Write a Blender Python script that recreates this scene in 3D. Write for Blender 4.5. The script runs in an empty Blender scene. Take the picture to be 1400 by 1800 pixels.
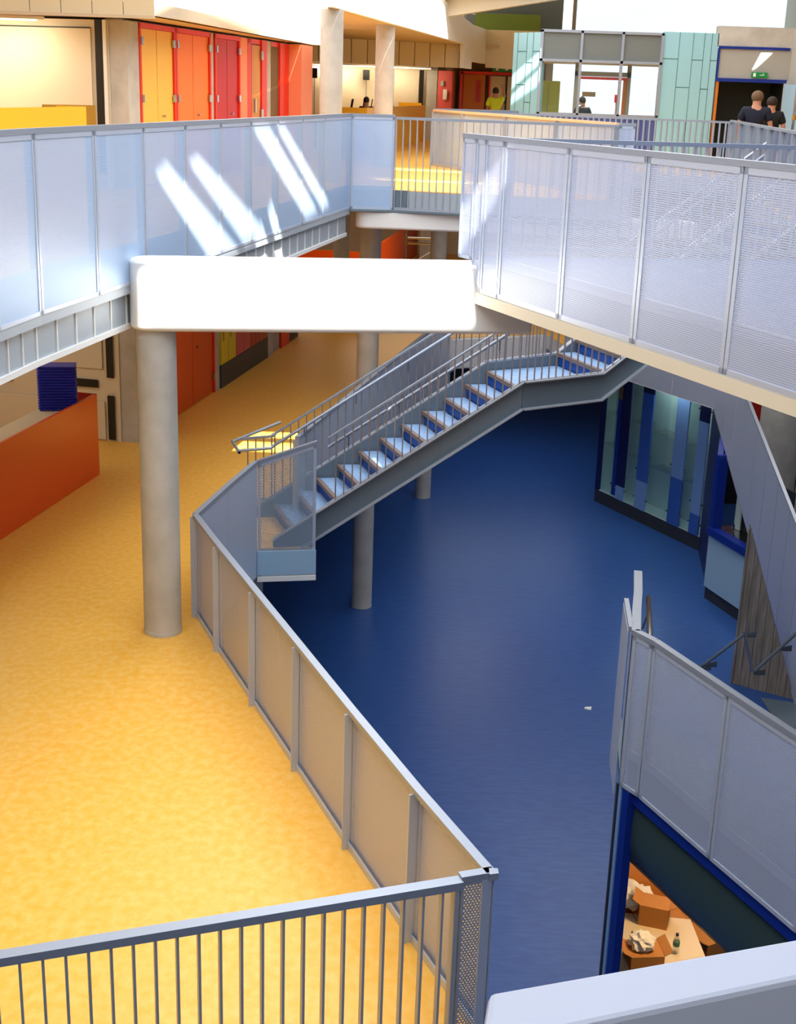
import bpy, bmesh, math, random
from mathutils import Vector, Matrix
random.seed(7)
SC = bpy.context.scene
COL = SC.collection
LO, MID, UP = -3.8, 0.0, 3.8

# ------------------------------------------------------------------ camera
P = math.radians(17.6); R = math.radians(-1.9)
fw = Vector((0, math.cos(P), -math.sin(P)))
r0 = Vector((1, 0, 0)); u0 = Vector((0, math.sin(P), math.cos(P)))
rt = r0*math.cos(R) - u0*math.sin(R); up = r0*math.sin(R) + u0*math.cos(R)
cam = bpy.data.cameras.new('camera'); camo = bpy.data.objects.new('camera', cam); COL.objects.link(camo)
m = Matrix.Identity(4)
for i in range(3):
    m[i][0] = rt[i]; m[i][1] = up[i]; m[i][2] = -fw[i]
m[2][3] = 5.3
camo.matrix_world = m
cam.sensor_fit = 'VERTICAL'; cam.sensor_height = 36; cam.lens = 2340/1800*36
cam.clip_end = 300
SC.camera = camo

# ------------------------------------------------------------------ light
SC.view_settings.view_transform = 'Standard'; SC.view_settings.look = 'None'
SC.view_settings.gamma = 1; SC.view_settings.use_curve_mapping = False
SC.view_settings.exposure = 0.0
w = bpy.data.worlds.new('sky'); SC.world = w; w.use_nodes = True
bg = w.node_tree.nodes['Background']; bg.inputs[0].default_value = (0.90, 0.95, 1.0, 1); bg.inputs[1].default_value = 1.7
SUN = Vector((-.24, .95, -1.0))
sd = bpy.data.lights.new('sun', 'SUN'); sd.energy = 27; sd.angle = math.radians(.53); sd.color = (1, .96, .88)
so = bpy.data.objects.new('sun', sd); COL.objects.link(so); so.rotation_euler = SUN.to_track_quat('-Z', 'Y').to_euler()
so.location = (0, -10, 20)
def area(name, loc, sx, sy, power, color=(1, 1, 1), aim=(0, 0, -1), spread=180):
    d = bpy.data.lights.new(name, 'AREA'); d.shape = 'RECTANGLE'; d.size = sx; d.size_y = sy
    d.energy = power; d.color = color; d.spread = math.radians(spread)
    o = bpy.data.objects.new(name, d); COL.objects.link(o); o.location = loc
    o.rotation_euler = Vector(aim).to_track_quat('-Z', 'Y').to_euler(); return o
area('skylight_fill', (1.5, 11.5, 9.7), 8, 17, 1400, (.80, .90, 1.0))  # area fills added under the closed roof for diffuse daylight
area('skylight_fill', (0, -1.6, 9.6), 8, 4, 300, (.84, .92, 1.0))  # fill added behind the camera to lighten faces turned towards it
area('skylight_fill', (3.0, 27, 9.7), 9, 12, 850, (.84, .92, 1.0))
area('skylight_fill', (-3.5, 9, 9.7), 3, 10, 420, (1, .95, .88))
area('lower_floor_fill', (2.8, 33, -.5), 4, 5, 60, (.85, .92, 1))  # fill added to lift the dark far end of the blue floor
area('pod_fill', (4.6, 35.5, 6.05), 2, 2, 60, (1, .98, .9))  # fill added to brighten the cupboard inside the pod
area('east_fill', (8.3, 22.5, 3.2), 2, 3, 70, (1, .95, .9))  # fill added to brighten the columns on the east side
area('corridor_light', (-3.2, 25.0, 6.6), .8, 9, 60, (1, .92, .8))

# ------------------------------------------------------------------ materials
def lin(c):
    return tuple(((v/255)/12.92 if v/255 <= .04045 else ((v/255+.055)/1.055)**2.4) for v in c) + (1,)
def mat(name, rgb, rough=.5, metal=0., noise=0., nscale=8., rgb2=None, bump=0., bscale=40., spec=.5, emit=0., stretch=(1, 1, 1), detail=4):
    M = bpy.data.materials.new(name); M.use_nodes = True; nt = M.node_tree; b = nt.nodes['Principled BSDF']
    c = lin(rgb)
    b.inputs['Roughness'].default_value = rough; b.inputs['Metallic'].default_value = metal
    b.inputs['Specular IOR Level'].default_value = spec
    b.inputs['Base Color'].default_value = c
    tc = nt.nodes.new('ShaderNodeTexCoord'); mp = nt.nodes.new('ShaderNodeMapping'); mp.inputs['Scale'].default_value = stretch
    nt.links.new(tc.outputs['Object'], mp.inputs[0])
    if noise or rgb2:
        n = nt.nodes.new('ShaderNodeTexNoise'); n.inputs['Scale'].default_value = nscale; n.inputs['Detail'].default_value = detail
        nt.links.new(mp.outputs[0], n.inputs['Vector'])
        cr = nt.nodes.new('ShaderNodeValToRGB')
        c2 = lin(rgb2) if rgb2 else tuple(min(1, v*(1-noise)) for v in c[:3])+(1,)
        c1 = c if rgb2 else tuple(min(1, v*(1+noise)) for v in c[:3])+(1,)
        cr.color_ramp.elements[0].position = .35; cr.color_ramp.elements[1].position = .65
        cr.color_ramp.elements[0].color = c2; cr.color_ramp.elements[1].color = c1
        nt.links.new(n.outputs['Fac'], cr.inputs[0]); nt.links.new(cr.outputs[0], b.inputs['Base Color'])
    if bump:
        n2 = nt.nodes.new('ShaderNodeTexNoise'); n2.inputs['Scale'].default_value = bscale
        nt.links.new(mp.outputs[0], n2.inputs['Vector'])
        bp = nt.nodes.new('ShaderNodeBump'); bp.inputs['Strength'].default_value = bump; bp.inputs['Distance'].default_value = .01
        nt.links.new(n2.outputs['Fac'], bp.inputs['Height']); nt.links.new(bp.outputs[0], b.inputs['Normal'])
    if emit:
        b.inputs['Emission Color'].default_value = c; b.inputs['Emission Strength'].default_value = emit
    return M
def perf(name, rgb, metal=.6, rough=.45, pitch=.018, r=.22):
    """perforated sheet metal: staggered round holes, UV in metres"""
    M = mat(name, rgb, rough, metal); nt = M.node_tree; b = nt.nodes['Principled BSDF']; out = nt.nodes['Material Output']
    N = nt.nodes.new; L = nt.links.new
    def mth(op, a, bb=None):
        n = N('ShaderNodeMath'); n.operation = op
        for i, v in enumerate((a, bb)):
            if v is None: continue
            if isinstance(v, (int, float)): n.inputs[i].default_value = v
            else: L(v, n.inputs[i])
        return n.outputs[0]
    uv = N('ShaderNodeUVMap'); uv.uv_map = 'UVMap'; sep = N('ShaderNodeSeparateXYZ'); L(uv.outputs[0], sep.inputs[0])
    x = mth('DIVIDE', sep.outputs[0], pitch); y = mth('DIVIDE', sep.outputs[1], pitch*.866)
    row = mth('FLOOR', y); off = mth('MULTIPLY', mth('MODULO', row, 2.0), .5)
    fx = mth('SUBTRACT', mth('FRACT', mth('ADD', x, off)), .5)
    fy = mth('MULTIPLY', mth('SUBTRACT', mth('FRACT', y), .5), .866)
    d = mth('SQRT', mth('ADD', mth('MULTIPLY', fx, fx), mth('MULTIPLY', fy, fy)))
    hole = mth('LESS_THAN', d, r)
    tr = N('ShaderNodeBsdfTransparent'); mx = N('ShaderNodeMixShader')
    L(hole, mx.inputs[0]); L(b.outputs[0], mx.inputs[1]); L(tr.outputs[0], mx.inputs[2]); L(mx.outputs[0], out.inputs['Surface'])
    return M
def glass(name, tint=(.9, .97, .97, 1), mixf=.12):
    M = bpy.data.materials.new(name); M.use_nodes = True; nt = M.node_tree; nt.nodes.remove(nt.nodes['Principled BSDF'])
    t = nt.nodes.new('ShaderNodeBsdfTransparent'); t.inputs[0].default_value = tint
    g = nt.nodes.new('ShaderNodeBsdfGlossy'); g.inputs['Roughness'].default_value = .03
    mx = nt.nodes.new('ShaderNodeMixShader'); mx.inputs[0].default_value = mixf
    nt.links.new(t.outputs[0], mx.inputs[1]); nt.links.new(g.outputs[0], mx.inputs[2])
    nt.links.new(mx.outputs[0], nt.nodes['Material Output'].inputs[0]); return M

M = {}
M['yellow_floor'] = mat('yellow_marbled_lino', (255, 199, 98), .42, noise=0, rgb2=(252, 184, 62), nscale=11, stretch=(1.3, 1.0, 1), detail=9)
M['blue_floor'] = mat('blue_marbled_lino', (48, 88, 154), .33, rgb2=(39, 77, 143), nscale=4, stretch=(1, 4, 1), detail=8)
M['concrete'] = mat('fair_faced_concrete', (200, 196, 188), .75, rgb2=(182, 178, 170), nscale=3, bump=.25, bscale=12, detail=10)
M['white'] = mat('white_paint', (238, 236, 232), .6)
M['cream'] = mat('cream_paint', (226, 214, 190), .6)
M['cream_panel'] = mat('cream_fascia_panel', (222, 205, 170), .55)
M['soffit'] = mat('soffit_board', (206, 186, 158), .7)
M['perf'] = perf('perforated_silver', (196, 206, 232), .3)
M['perf_dense'] = perf('perforated_silver_dense', (184, 208, 238), .25, r=.16)
M['perf_in'] = perf('perforated_silver_inner', (198, 198, 208), .35, r=.13)
M['perf_blue'] = perf('perforated_fine', (178, 198, 214), pitch=.02, r=.31)
M['sheet'] = mat('silver_sheet', (200, 208, 224), .38, .4)
M['shiny'] = mat('bright_sheet', (176, 186, 208), .14, .9)
M['steel_reflect_tint'] = mat('reflection_tinted_steel', (150, 138, 136), .38, .3)  # brownish reflection on the stair balusters put into the base colour
M['steel'] = mat('grey_painted_steel', (172, 176, 184), .4, .25)
M['rail_top'] = mat('silver_cap', (160, 167, 180), .38, .4)
M['dark_steel'] = mat('dark_grey_steel', (106, 120, 132), .45, .2)
M['chan'] = mat('blue_grey_steel', (112, 128, 140), .45, .2)
M['stainless'] = mat('stainless', (190, 190, 188), .2, 1.)
M['fascia'] = mat('grey_fascia', (178, 186, 194), .5, .2)
M['tread'] = mat('pale_blue_tread', (150, 180, 216), .5, rgb2=(136, 168, 208), nscale=12)
M['riser'] = mat('blue_riser', (20, 78, 165), .5)
M['nosing'] = mat('brown_nosing', (132, 112, 104), .5)
M['orange'] = mat('orange_laminate', (232, 84, 6), .35)
M['orange_door'] = mat('orange_door_paint', (222, 88, 14), .5)
M['orange_lt'] = mat('light_orange_door', (252, 130, 52), .5)
M['salmon'] = mat('salmon_paint', (250, 150, 110), .55)
M['yellow'] = mat('yellow_laminate', (250, 190, 22), .4)
M['yellow_door'] = mat('yellow_door_paint', (250, 196, 80), .5)
M['lemon'] = mat('lemon_locker', (226, 205, 20), .4)
M['pink'] = mat('pink_locker', (205, 70, 88), .45)
M['crimson'] = mat('crimson_door', (196, 30, 44), .45)
M['red'] = mat('red_locker', (176, 28, 14), .4)
M['red_frame'] = mat('red_frame', (232, 44, 8), .4)
M['coral'] = mat('coral_panel', (226, 92, 84), .5)
M['wood'] = mat('light_wood', (222, 158, 92), .5, rgb2=(206, 140, 76), nscale=3, stretch=(1, 1, .15))
M['wood_or'] = mat('orange_wood', (206, 116, 24), .5)
M['black'] = mat('black', (22, 20, 20), .5)
M['charcoal'] = mat('charcoal_skirting', (52, 54, 58), .5)
M['navy'] = mat('navy', (16, 22, 78), .4)
M['royal'] = mat('royal_blue', (16, 44, 138), .35)
M['midblue'] = mat('mid_blue', (56, 96, 178), .35)
M['ltblue'] = mat('light_blue', (120, 156, 208), .35)
M['kiosk'] = mat('pale_blue_panel', (160, 192, 216), .4)
M['pale'] = mat('pale_green_white', (200, 220, 214), .4)
M['teal'] = mat('teal_cladding', (152, 200, 212), .35)
M['teal2'] = mat('teal_joint', (50, 100, 100), .6)
M['corr'] = mat('blue_corrugated', (86, 100, 168), .4, .3)
M['green'] = mat('green_paint', (104, 128, 48), .6)
M['shutter'] = mat('green_grey_shutter', (66, 86, 84), .28, .35)
M['wallgrey'] = mat('grey_plaster', (170, 168, 162), .7)
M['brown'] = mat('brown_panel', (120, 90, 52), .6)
M['boards'] = mat('weathered_boards', (156, 148, 138), .7, rgb2=(122, 115, 108), nscale=7, stretch=(3, 3, .25), detail=8)
M['beamtop'] = mat('pale_parapet', (172, 177, 194), .6)
M['card'] = mat('cardboard', (186, 128, 66), .8)
M['plastic'] = glass('clear_plastic', (.95, .95, .93, 1), .25)
M['glass'] = glass('window_glass')
M['smoke'] = mat('grey_blind', (112, 118, 116), .35)
M['tray'] = mat('blue_plastic_tray', (34, 44, 190), .35)
M['unlit_interior'] = mat('painted_interior_dark', (16, 24, 22), .6)  # near-black colour paints the darkness inside the entrance opening
M['skin'] = mat('skin', (196, 138, 108), .6)
M['hair'] = mat('brown_hair', (50, 34, 26), .8)
M['hair2'] = mat('fair_cropped_hair', (110, 84, 58), .8)
M['navycloth'] = mat('navy_cloth', (16, 20, 40), .85)
M['blackcloth'] = mat('black_cloth', (16, 15, 18), .85)
M['jeans'] = mat('dark_jeans', (34, 38, 54), .85)
M['hivis'] = mat('hi_vis_cloth', (226, 250, 40), .6)
M['silver_tape'] = mat('reflective_tape', (214, 220, 214), .4)
M['sign'] = mat('exit_sign_green', (4, 140, 66), .4)
M['signwhite'] = mat('sign_white', (240, 250, 244), .4)
M['lampglow'] = mat('lamp_glow', (255, 232, 190), .5, emit=6)
M['paper'] = mat('paper', (236, 236, 230), .7)
M['brass'] = mat('warm_brass', (200, 150, 60), .4, .6)
M['label'] = mat('green_label', (70, 130, 96), .6)
M['tag'] = mat('peach_tag', (240, 196, 160), .5)

# ------------------------------------------------------------------ helpers
class MB:
    def __init__(s): s.v = []; s.f = []; s.uv = {}
    def add(s, v, f):
        o = len(s.v); s.v += [tuple(p) for p in v]; s.f += [tuple(i+o for i in q) for q in f]
    def hexa(s, b, t):     # b,t: four bottom, four top points
        s.add(list(b)+list(t), [(3, 2, 1, 0), (4, 5, 6, 7), (0, 1, 5, 4), (1, 2, 6, 5), (2, 3, 7, 6), (3, 0, 4, 7)])
        return s
    def box(s, x0, x1, y0, y1, z0, z1):
        return s.hexa([(x0, y0, z0), (x1, y0, z0), (x1, y1, z0), (x0, y1, z0)], [(x0, y0, z1), (x1, y0, z1), (x1, y1, z1), (x0, y1, z1)])
    def wall(s, a, b, z0, z1, t, off=0., za=None, zb=None):
        """vertical slab from plan point a to b; t thickness to the left of a->b starting at off; za/zb = (z0,z1) at each end"""
        a = Vector(a[:2]); b = Vector(b[:2]); d = (b-a).normalized(); n = Vector((-d.y, d.x))
        p = [a+n*off, b+n*off, b+n*(off+t), a+n*(off+t)]
        za = za or (z0, z1); zb = zb or (z0, z1)
        zz = [za, zb, zb, za]
        return s.hexa([(q.x, q.y, k[0]) for q, k in zip(p, zz)], [(q.x, q.y, k[1]) for q, k in zip(p, zz)])
    def bar(s, p, q, w, h):
        """box beam from p to q, width w (horizontal), height h (in the vertical plane)"""
        p = Vector(p); q = Vector(q); d = (q-p).normalized()
        sd_ = Vector((-d.y, d.x, 0));
        if sd_.length < 1e-4: sd_ = Vector((1, 0, 0))
        sd_.normalize(); u = sd_.cross(d)*-1
        if u.z < 0: u = -u
        a = sd_*w/2; b = u*h/2
        return s.hexa([p-a-b, q-a-b, q+a-b, p+a-b], [p-a+b, q-a+b, q+a+b, p+a+b])
    def prism(s, poly, z0, z1):
        n = len(poly)
        s.add([(x, y, z0) for x, y in poly]+[(x, y, z1) for x, y in poly],
              [tuple(range(n-1, -1, -1)), tuple(range(n, 2*n))]+[(i, (i+1) % n, n+(i+1) % n, n+i) for i in range(n)])
        return s
    def cyl(s, x, y, z0, z1, r, n=32, r2=None):
        r2 = r if r2 is None else r2
        c = [(math.cos(i*2*math.pi/n), math.sin(i*2*math.pi/n)) for i in range(n)]
        s.add([(x+r*a, y+r*b, z0) for a, b in c]+[(x+r2*a, y+r2*b, z1) for a, b in c],
              [tuple(range(n-1, -1, -1)), tuple(range(n, 2*n))]+[(i, (i+1) % n, n+(i+1) % n, n+i) for i in range(n)])
        return s
    def lathe(s, x, y, prof, n=24):
        o = len(s.v)
        for r, z in prof:
            for i in range(n): s.v.append((x+r*math.cos(i*2*math.pi/n), y+r*math.sin(i*2*math.pi/n), z))
        for k in range(len(prof)-1):
            for i in range(n): s.f.append((o+k*n+i, o+k*n+(i+1) % n, o+(k+1)*n+(i+1) % n, o+(k+1)*n+i))
        s.f.append(tuple(o+i for i in range(n-1, -1, -1))); s.f.append(tuple(o+(len(prof)-1)*n+i for i in range(n)))
        return s
    def tube(s, pts, r, n=10, closed=False):
        pts = [Vector(p) for p in pts]; o = len(s.v); N = len(pts)
        for i, p in enumerate(pts):
            if closed: d = pts[(i+1) % N]-pts[i-1]
            else: d = pts[min(i+1, N-1)]-pts[max(i-1, 0)]
            d.normalize(); a = d.cross(Vector((0, 0, 1)))
            if a.length < .05: a = Vector((1, 0, 0))
            a.normalize(); b = d.cross(a)
            for k in range(n):
                t = k*2*math.pi/n; q = p+a*r*math.cos(t)+b*r*math.sin(t); s.v.append(tuple(q))
        for i in range(N if closed else N-1):
            j = (i+1) % N
            for k in range(n): s.f.append((o+i*n+k, o+i*n+(k+1) % n, o+j*n+(k+1) % n, o+j*n+k))
        if not closed:
            s.f.append(tuple(o+k for k in range(n-1, -1, -1))); s.f.append(tuple(o+(N-1)*n+k for k in range(n)))
        return s
    def build(s, name, material, parent=None, origin=None, smooth=False, bevel=0):
        me = bpy.data.meshes.new(name)
        org = Vector(origin) if origin is not None else Vector((0, 0, 0))
        if parent is not None and origin is None: org = world_loc(parent)
        me.from_pydata([tuple(Vector(p)-org) for p in s.v], [], s.f); me.update()
        bm = bmesh.new(); bm.from_mesh(me); bmesh.ops.recalc_face_normals(bm, faces=bm.faces)
        bm.to_mesh(me); bm.free()
        me.materials.append(material)
        if smooth: me.shade_smooth(); 
        o = bpy.data.objects.new(name, me); COL.objects.link(o)
        if parent is not None:
            o.parent = parent; o.location = org - world_loc(parent)
        else: o.location = org
        if smooth:
            try: me.set_sharp_from_angle(angle=math.radians(40))
            except Exception: pass
        if bevel:
            b = o.modifiers.new('bevel', 'BEVEL'); b.width = bevel; b.segments = 2; b.limit_method = 'ANGLE'
        return o
def world_loc(o):
    l = Vector((0, 0, 0))
    while o is not None: l += o.location; o = o.parent
    return l
def tag(o, label, cat, group=None):
    o['label'] = label; o['category'] = cat
    if group: o['group'] = group
    return o
def thing(name, loc, label, cat, group=None):
    o = bpy.data.objects.new(name, None); o.empty_display_size = .1; COL.objects.link(o); o.location = loc
    return tag(o, label, cat, group)
def struct(o): o['kind'] = 'structure'; return o
def v2(a, b, t): return (a[0]+(b[0]-a[0])*t, a[1]+(b[1]-a[1])*t)
def copy_tree(o, parent=None):
    c = o.copy(); COL.objects.link(c); c.parent = parent
    for ch in o.children: copy_tree(ch, c)
    return c
def uv_sheet(name, a, b, za, zb, material, parent, t=.004):
    """thin metal sheet from plan a to b, bottoms/tops (z0,z1) at each end, UV in metres (inset margin handled by flange)"""
    a = Vector(a[:2]); b = Vector(b[:2]); L = (b-a).length; d = (b-a)/L; n = Vector((-d.y, d.x))*t/2
    org = world_loc(parent)
    P_ = [(a.x, a.y, za[0]), (b.x, b.y, zb[0]), (b.x, b.y, zb[1]), (a.x, a.y, za[1])]
    U = [(0, za[0]+10), (L, zb[0]+10), (L, zb[1]+10), (0, za[1]+10)]
    me = bpy.data.meshes.new(name)
    me.from_pydata([tuple(Vector(p)-org) for p in P_], [], [(0, 1, 2, 3)])
    uvl = me.uv_layers.new(name='UVMap')
    for i in range(4): uvl.data[i].uv = U[i]
    me.materials.append(material); me.update()
    o = bpy.data.objects.new(name, me); COL.objects.link(o); o.parent = parent
    return o

def balustrade(seams, z0, z1, label, group='perforated metal balustrades round the void', side=1, inner=True, m_sheet='perf', z0s=None, posts=True,
               cap_w=.06, kerb=None, top_mat='rail_top', solid=False, z1s=None, flange=.035, name='balustrade'):
    """side=+1: inner (walkway) face is to the left of the run direction"""
    c = seams[len(seams)//2]
    th = thing(name, (c[0], c[1], z0), label, 'balustrade')
    n_ = len(seams)
    Z0 = z0s or [z0]*n_; Z1 = z1s or [z1]*n_
    cap = MB()
    for i in range(n_-1):
        a, b = seams[i], seams[i+1]
        cap.wall(a, b, 0, 0, cap_w, -cap_w/2+side*.02, (Z1[i]-.012, Z1[i]+.03), (Z1[i+1]-.012, Z1[i+1]+.03))
        A = v2(a, b, 0); L = math.dist(a, b); g = .006/L
        a2 = v2(a, b, g); b2 = v2(a, b, 1-g)
        za = (Z0[i], Z1[i]-.012); zb = (Z0[i+1], Z1[i+1]-.012)
        # flange frame round each cassette
        if solid:
            sh = MB().wall(a2, b2, 0, 0, .006, -.003, za, zb).build('solid_panel', M[m_sheet], th)
        else:
            sh = uv_sheet('perforated_panel', a2, b2, za, zb, M[m_sheet], th)
            fr = MB(); f = flange; tl = f/L
            for (t0, t1) in ((g, g+tl), (1-g-tl, 1-g)):
                p, q = v2(a, b, t0), v2(a, b, t1)
                zi = lambda t, k: (za[k]+(zb[k]-za[k])*t)
                fr.wall(p, q, 0, 0, .012, -.006, (zi(t0, 0), zi(t0, 1)), (zi(t1, 0), zi(t1, 1)))
            fr.wall(a2, b2, 0, 0, .012, -.006, (za[0], za[0]+f), (zb[0], zb[0]+f))
            fr.wall(a2, b2, 0, 0, .012, -.006, (za[1]-f*1.2, za[1]), (zb[1]-f*1.2, zb[1]))
            fr.build('panel_frame', M['sheet'] if m_sheet != 'perf_in' else M[m_sheet+'_solid'], sh)
    cap.build('top_rail', M[top_mat], th)
    if posts:
        for i in range(n_):
            a = seams[i]; b = seams[i+1] if i < n_-1 else seams[i-1]
            d = (Vector(b)-Vector(a)).normalized();
            if i == n_-1: d = -d
            nn = Vector((-d.y, d.x))*side; A = Vector(a)
            pb = MB(); zb0 = (kerb if kerb is not None else Z0[i]) ; zt = Z1[i]-.012
            q = [A-d*.006+nn*.004, A+d*.006+nn*.004, A+d*.006+nn*.075, A-d*.006+nn*.075]
            pb.prism([tuple(v) for v in q], zb0, zt)
            if inner:
                q = [A-d*.006+nn*.008, A+d*.055+nn*.008, A+d*.055+nn*.016, A-d*.006+nn*.016]
                pb.prism([tuple(v) for v in q], zb0, zt)
            po = pb.build('post', M['sheet' if inner else 'steel'], th)
            if inner:
                for zz in (.12, .5, .9):
                    c0 = A+d*.035+nn*.016; zc = zb0+(zt-zb0)*zz
                    bo = MB().tube([(c0.x, c0.y, zc), (c0.x+nn.x*.008, c0.y+nn.y*.008, zc)], .009, 8).build('bolt', M['stainless'], po)
    if kerb is not None:
        kb = MB()
        for i in range(n_-1):
            kb.wall(seams[i], seams[i+1], kerb-.02, kerb+.06, .012, .02 if side > 0 else -.032)
        kb.build('kerb_angle', M['sheet'], th)
    return th
M['perf_in_solid'] = mat('silver_inner_solid', (198, 198, 208), .45, .35)

def baluster_rail(pts, z0, z1, label, spacing=.11, w=.045, t=.012, kerb=None, mat_b='steel', name='baluster_railing', bottom=None, toph=.04, topw=.05, maxn=100):
    c = pts[len(pts)//2]
    th = thing(name, (c[0], c[1], z0), label, 'railing')
    tb = MB(); bb = MB(); cnt = 0; rest = MB(); nrest = 0
    for i in range(len(pts)-1):
        a, b = pts[i], pts[i+1]
        tb.wall(a, b, z1-toph, z1, topw, -topw/2)
        if bottom is not None: bb.wall(a, b, bottom-.02, bottom+.02, .03, -.015)
        L = math.dist(a, b); d = Vector((b[0]-a[0], b[1]-a[1]))/L; nn = Vector((-d.y, d.x))
        k = int(L/spacing)
        for j in range(k+(1 if i == len(pts)-2 else 0)):
            p = Vector(a)+d*(j*L/k)
            q = [p-d*t/2-nn*w/2, p+d*t/2-nn*w/2, p+d*t/2+nn*w/2, p-d*t/2+nn*w/2]
            if cnt < maxn:
                MB().prism([tuple(v) for v in q], z0, z1-toph+.005).build('baluster', M[mat_b], th); cnt += 1
            else: rest.prism([tuple(v) for v in q], z0, z1-toph+.005); nrest += 1
    if nrest:
        o = rest.build('baluster', M[mat_b], th); o['kind'] = 'stuff'
    tb.build('top_rail', M['rail_top'], th)
    if bottom is not None: bb.build('bottom_rail', M[mat_b], th)
    return th

# ------------------------------------------------------------------ structure: floors and slabs
def slab(name, poly, ztop, fin, edge, th=.38, bottom=None):
    b = struct(MB().prism(poly, ztop-th, ztop-.012).build(name+'_slab' if not name.startswith('floor') else name+'_slab', M[edge]))
    f = struct(MB().prism(poly, ztop-.012, ztop).build(name, M[fin]))
    return f
struct(MB().prism([(-9, -4), (12, -4), (12, 46), (-9, 46)], LO-.3, LO).build('floor_lower', M['blue_floor']))

# west gallery, middle level
K0 = (.61, 6.53); K1 = (-2.04, 12.87); K2 = (-1.66, 14.93); K3 = (-.97, 15.06); K4 = (-1.27, 16.12); K5 = (.93, 26.3); K6 = (.93, 29.75); K7 = (3.3, 30.75)
mid_w = [(-9, 3.3), (-9, 46), (9, 46), (9, 30.5), (6.2, 28.0), (5.97, 24.84), (4.74, 27.14), (3.6, 29.3), K7, (K6[0]-.05, K6[1]), (K5[0]-.05, K5[1]), (K4[0]-.05, K4[1]+.06), (-1.0, 15.16), (-1.71, 15.05), K1, K0]
slab('floor_middle', mid_w, MID, 'yellow_floor', 'white', .32)
# upper west deck
Lw = [(-3.27, 8.25), (-3.0, 9.75), (-2.89, 10.55), (-2.68, 11.66), (-2.475, 12.75), (-2.265, 13.87), (-2.06, 14.97), (-1.86, 16.09), (-1.655, 17.23), (-1.44, 18.4), (-1.22, 19.6), (-.91, 21.25)]
CR = [(-.91, 21.25), (-.22, 21.32)]
CA = [(-.22, 21.32), (.75, 21.12), (3.12, 20.75)]
PB = [(3.12, 20.75), (2.45, 23.1), (1.75, 25.3), (1.05, 27.4), (.5, 29.0)]
up_w = [(-9, 8.3)]+[(x-.07, y) for x, y in Lw[:-1]]+[(-.95, 21.35), (-.22, 21.36), (.75, 21.12), (3.12, 20.75), (.5, 29.0), (2.3, 29.8), (6.45, 27.9), (5.35, 19.8), (5.05, 17.0), (9, 17.0), (12, 17), (12, 46), (-9, 46)]
slab('floor_upper', up_w, UP, 'yellow_floor', 'fascia', .32)
# bridge, upper right
RB = [(3.1, 6.95), (2.66, 8.0), (2.21, 9.06), (1.755, 10.13), (1.3, 11.2), (.845, 12.26)]
bridge = [(.50, 13.02), (.845, 12.26), (2.21, 9.06), (3.55, 5.9), (12, 5.9), (12, 15.0), (3.85, 13.6)]
bridge_in = [(.74, 12.93), (1.02, 12.35), (2.39, 9.13), (3.73, 5.95), (12, 5.95), (12, 14.9), (3.85, 13.52)]
struct(MB().prism(bridge_in, 3.42, 3.788).build('floor_bridge_slab', M['dark_steel']))
struct(MB().prism(bridge_in, 3.788, 3.8).build('floor_bridge', M['blue_floor']))
# arrival landing of the stair and link to the bridge
struct(MB().prism([(4.85, 17.0), (5.25, 15.7), (7.5, 15.6), (7.5, 14.3), (12, 15.02), (12, 17)], 3.45, 3.8).build('floor_landing', M['fascia']))
# deck the camera stands on
struct(MB().prism([(-5, -3), (5, -3), (5, 1.1), (-5, .6)], 3.35, 3.8).build('floor_viewing', M['white']))
# mid-level deck, lower right
blk = [(4.0, 5.9), (2.04, 10.2), (2.13, 10.85), (2.7, 10.2), (4.6, 6.6), (12, 6.6), (12, 5.9)]
struct(MB().prism(blk, -.3, -.012).build('floor_kiosk_slab', M['dark_steel']))
struct(MB().prism(blk, -.012, 0).build('floor_kiosk', M['blue_floor']))
# outer shell
struct(MB().box(-9.3, -9, -4.3, 46, -4, 9.9).build('wall_west', M['cream']))
struct(MB().box(12, 12.3, -4.3, 46, -4, 9.9).build('wall_east', M['wallgrey']))
struct(MB().box(-9.3, 12.3, 46, 46.3, -4, 3.8).build('wall_north', M['cream']))
struct(MB().box(-9.3, 12.3, -4.3, -4.0, -4.1, 9.9).build('wall_south', M['wallgrey']))
struct(MB().box(-9.3, 4.6, 46, 46.3, 3.8, 8).build('wall_far', M['cream']))

# unseen roof; openings are made up, shaped backwards from the wanted sun patches
ZR = 10.0
def proj(p):
    t = (ZR-p[2])/SUN.z; return (p[0]+SUN.x*t, p[1]+SUN.y*t)
sun_cuts = []
def opening(*pts): sun_cuts.append([proj(p) for p in pts])
def wpt(a, b, t, z): q = v2(a, b, t); return (q[0], q[1], z)
opening((-2.42, 12.2, 3.19), (.66, 12.66, 3.19), (.6, 12.66, 3.72), (-2.42, 12.2, 3.72))
SL0, SL1 = (-2.89, 10.55), (-.91, 21.25)
def onL(Y, z, off=0.04): t = (Y-10.55)/10.7; return (SL0[0]+1.98*t+off, Y, z)
opening(onL(12.95, 4.55), onL(13.3, 4.65), onL(15.6, 3.55), onL(14.6, 3.5))
opening(onL(13.85, 4.62), onL(14.2, 4.68), onL(16.6, 3.72), onL(15.75, 3.6))
opening(onL(16.0, 4.95), onL(16.75, 4.95), onL(19.2, 3.75), onL(18.5, 3.7))
opening(onL(17.0, 4.95), onL(17.45, 4.95), onL(19.9, 3.8), onL(19.4, 3.75))
opening((.84, 12.27, 4.82), (.84, 12.27, 4.45), (.48, 13.0, 3.85), (.48, 13.0, 4.32))
opening((-2.65, 20.75, 0), (-1.2, 20.7, 0), (-1.2, 20.35, 0), (-2.65, 20.4, 0))
opening((-2.68, 20.1, 0), (-1.2, 20.05, 0), (-1.15, 19.5, 0), (-2.68, 19.55, 0))
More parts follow.
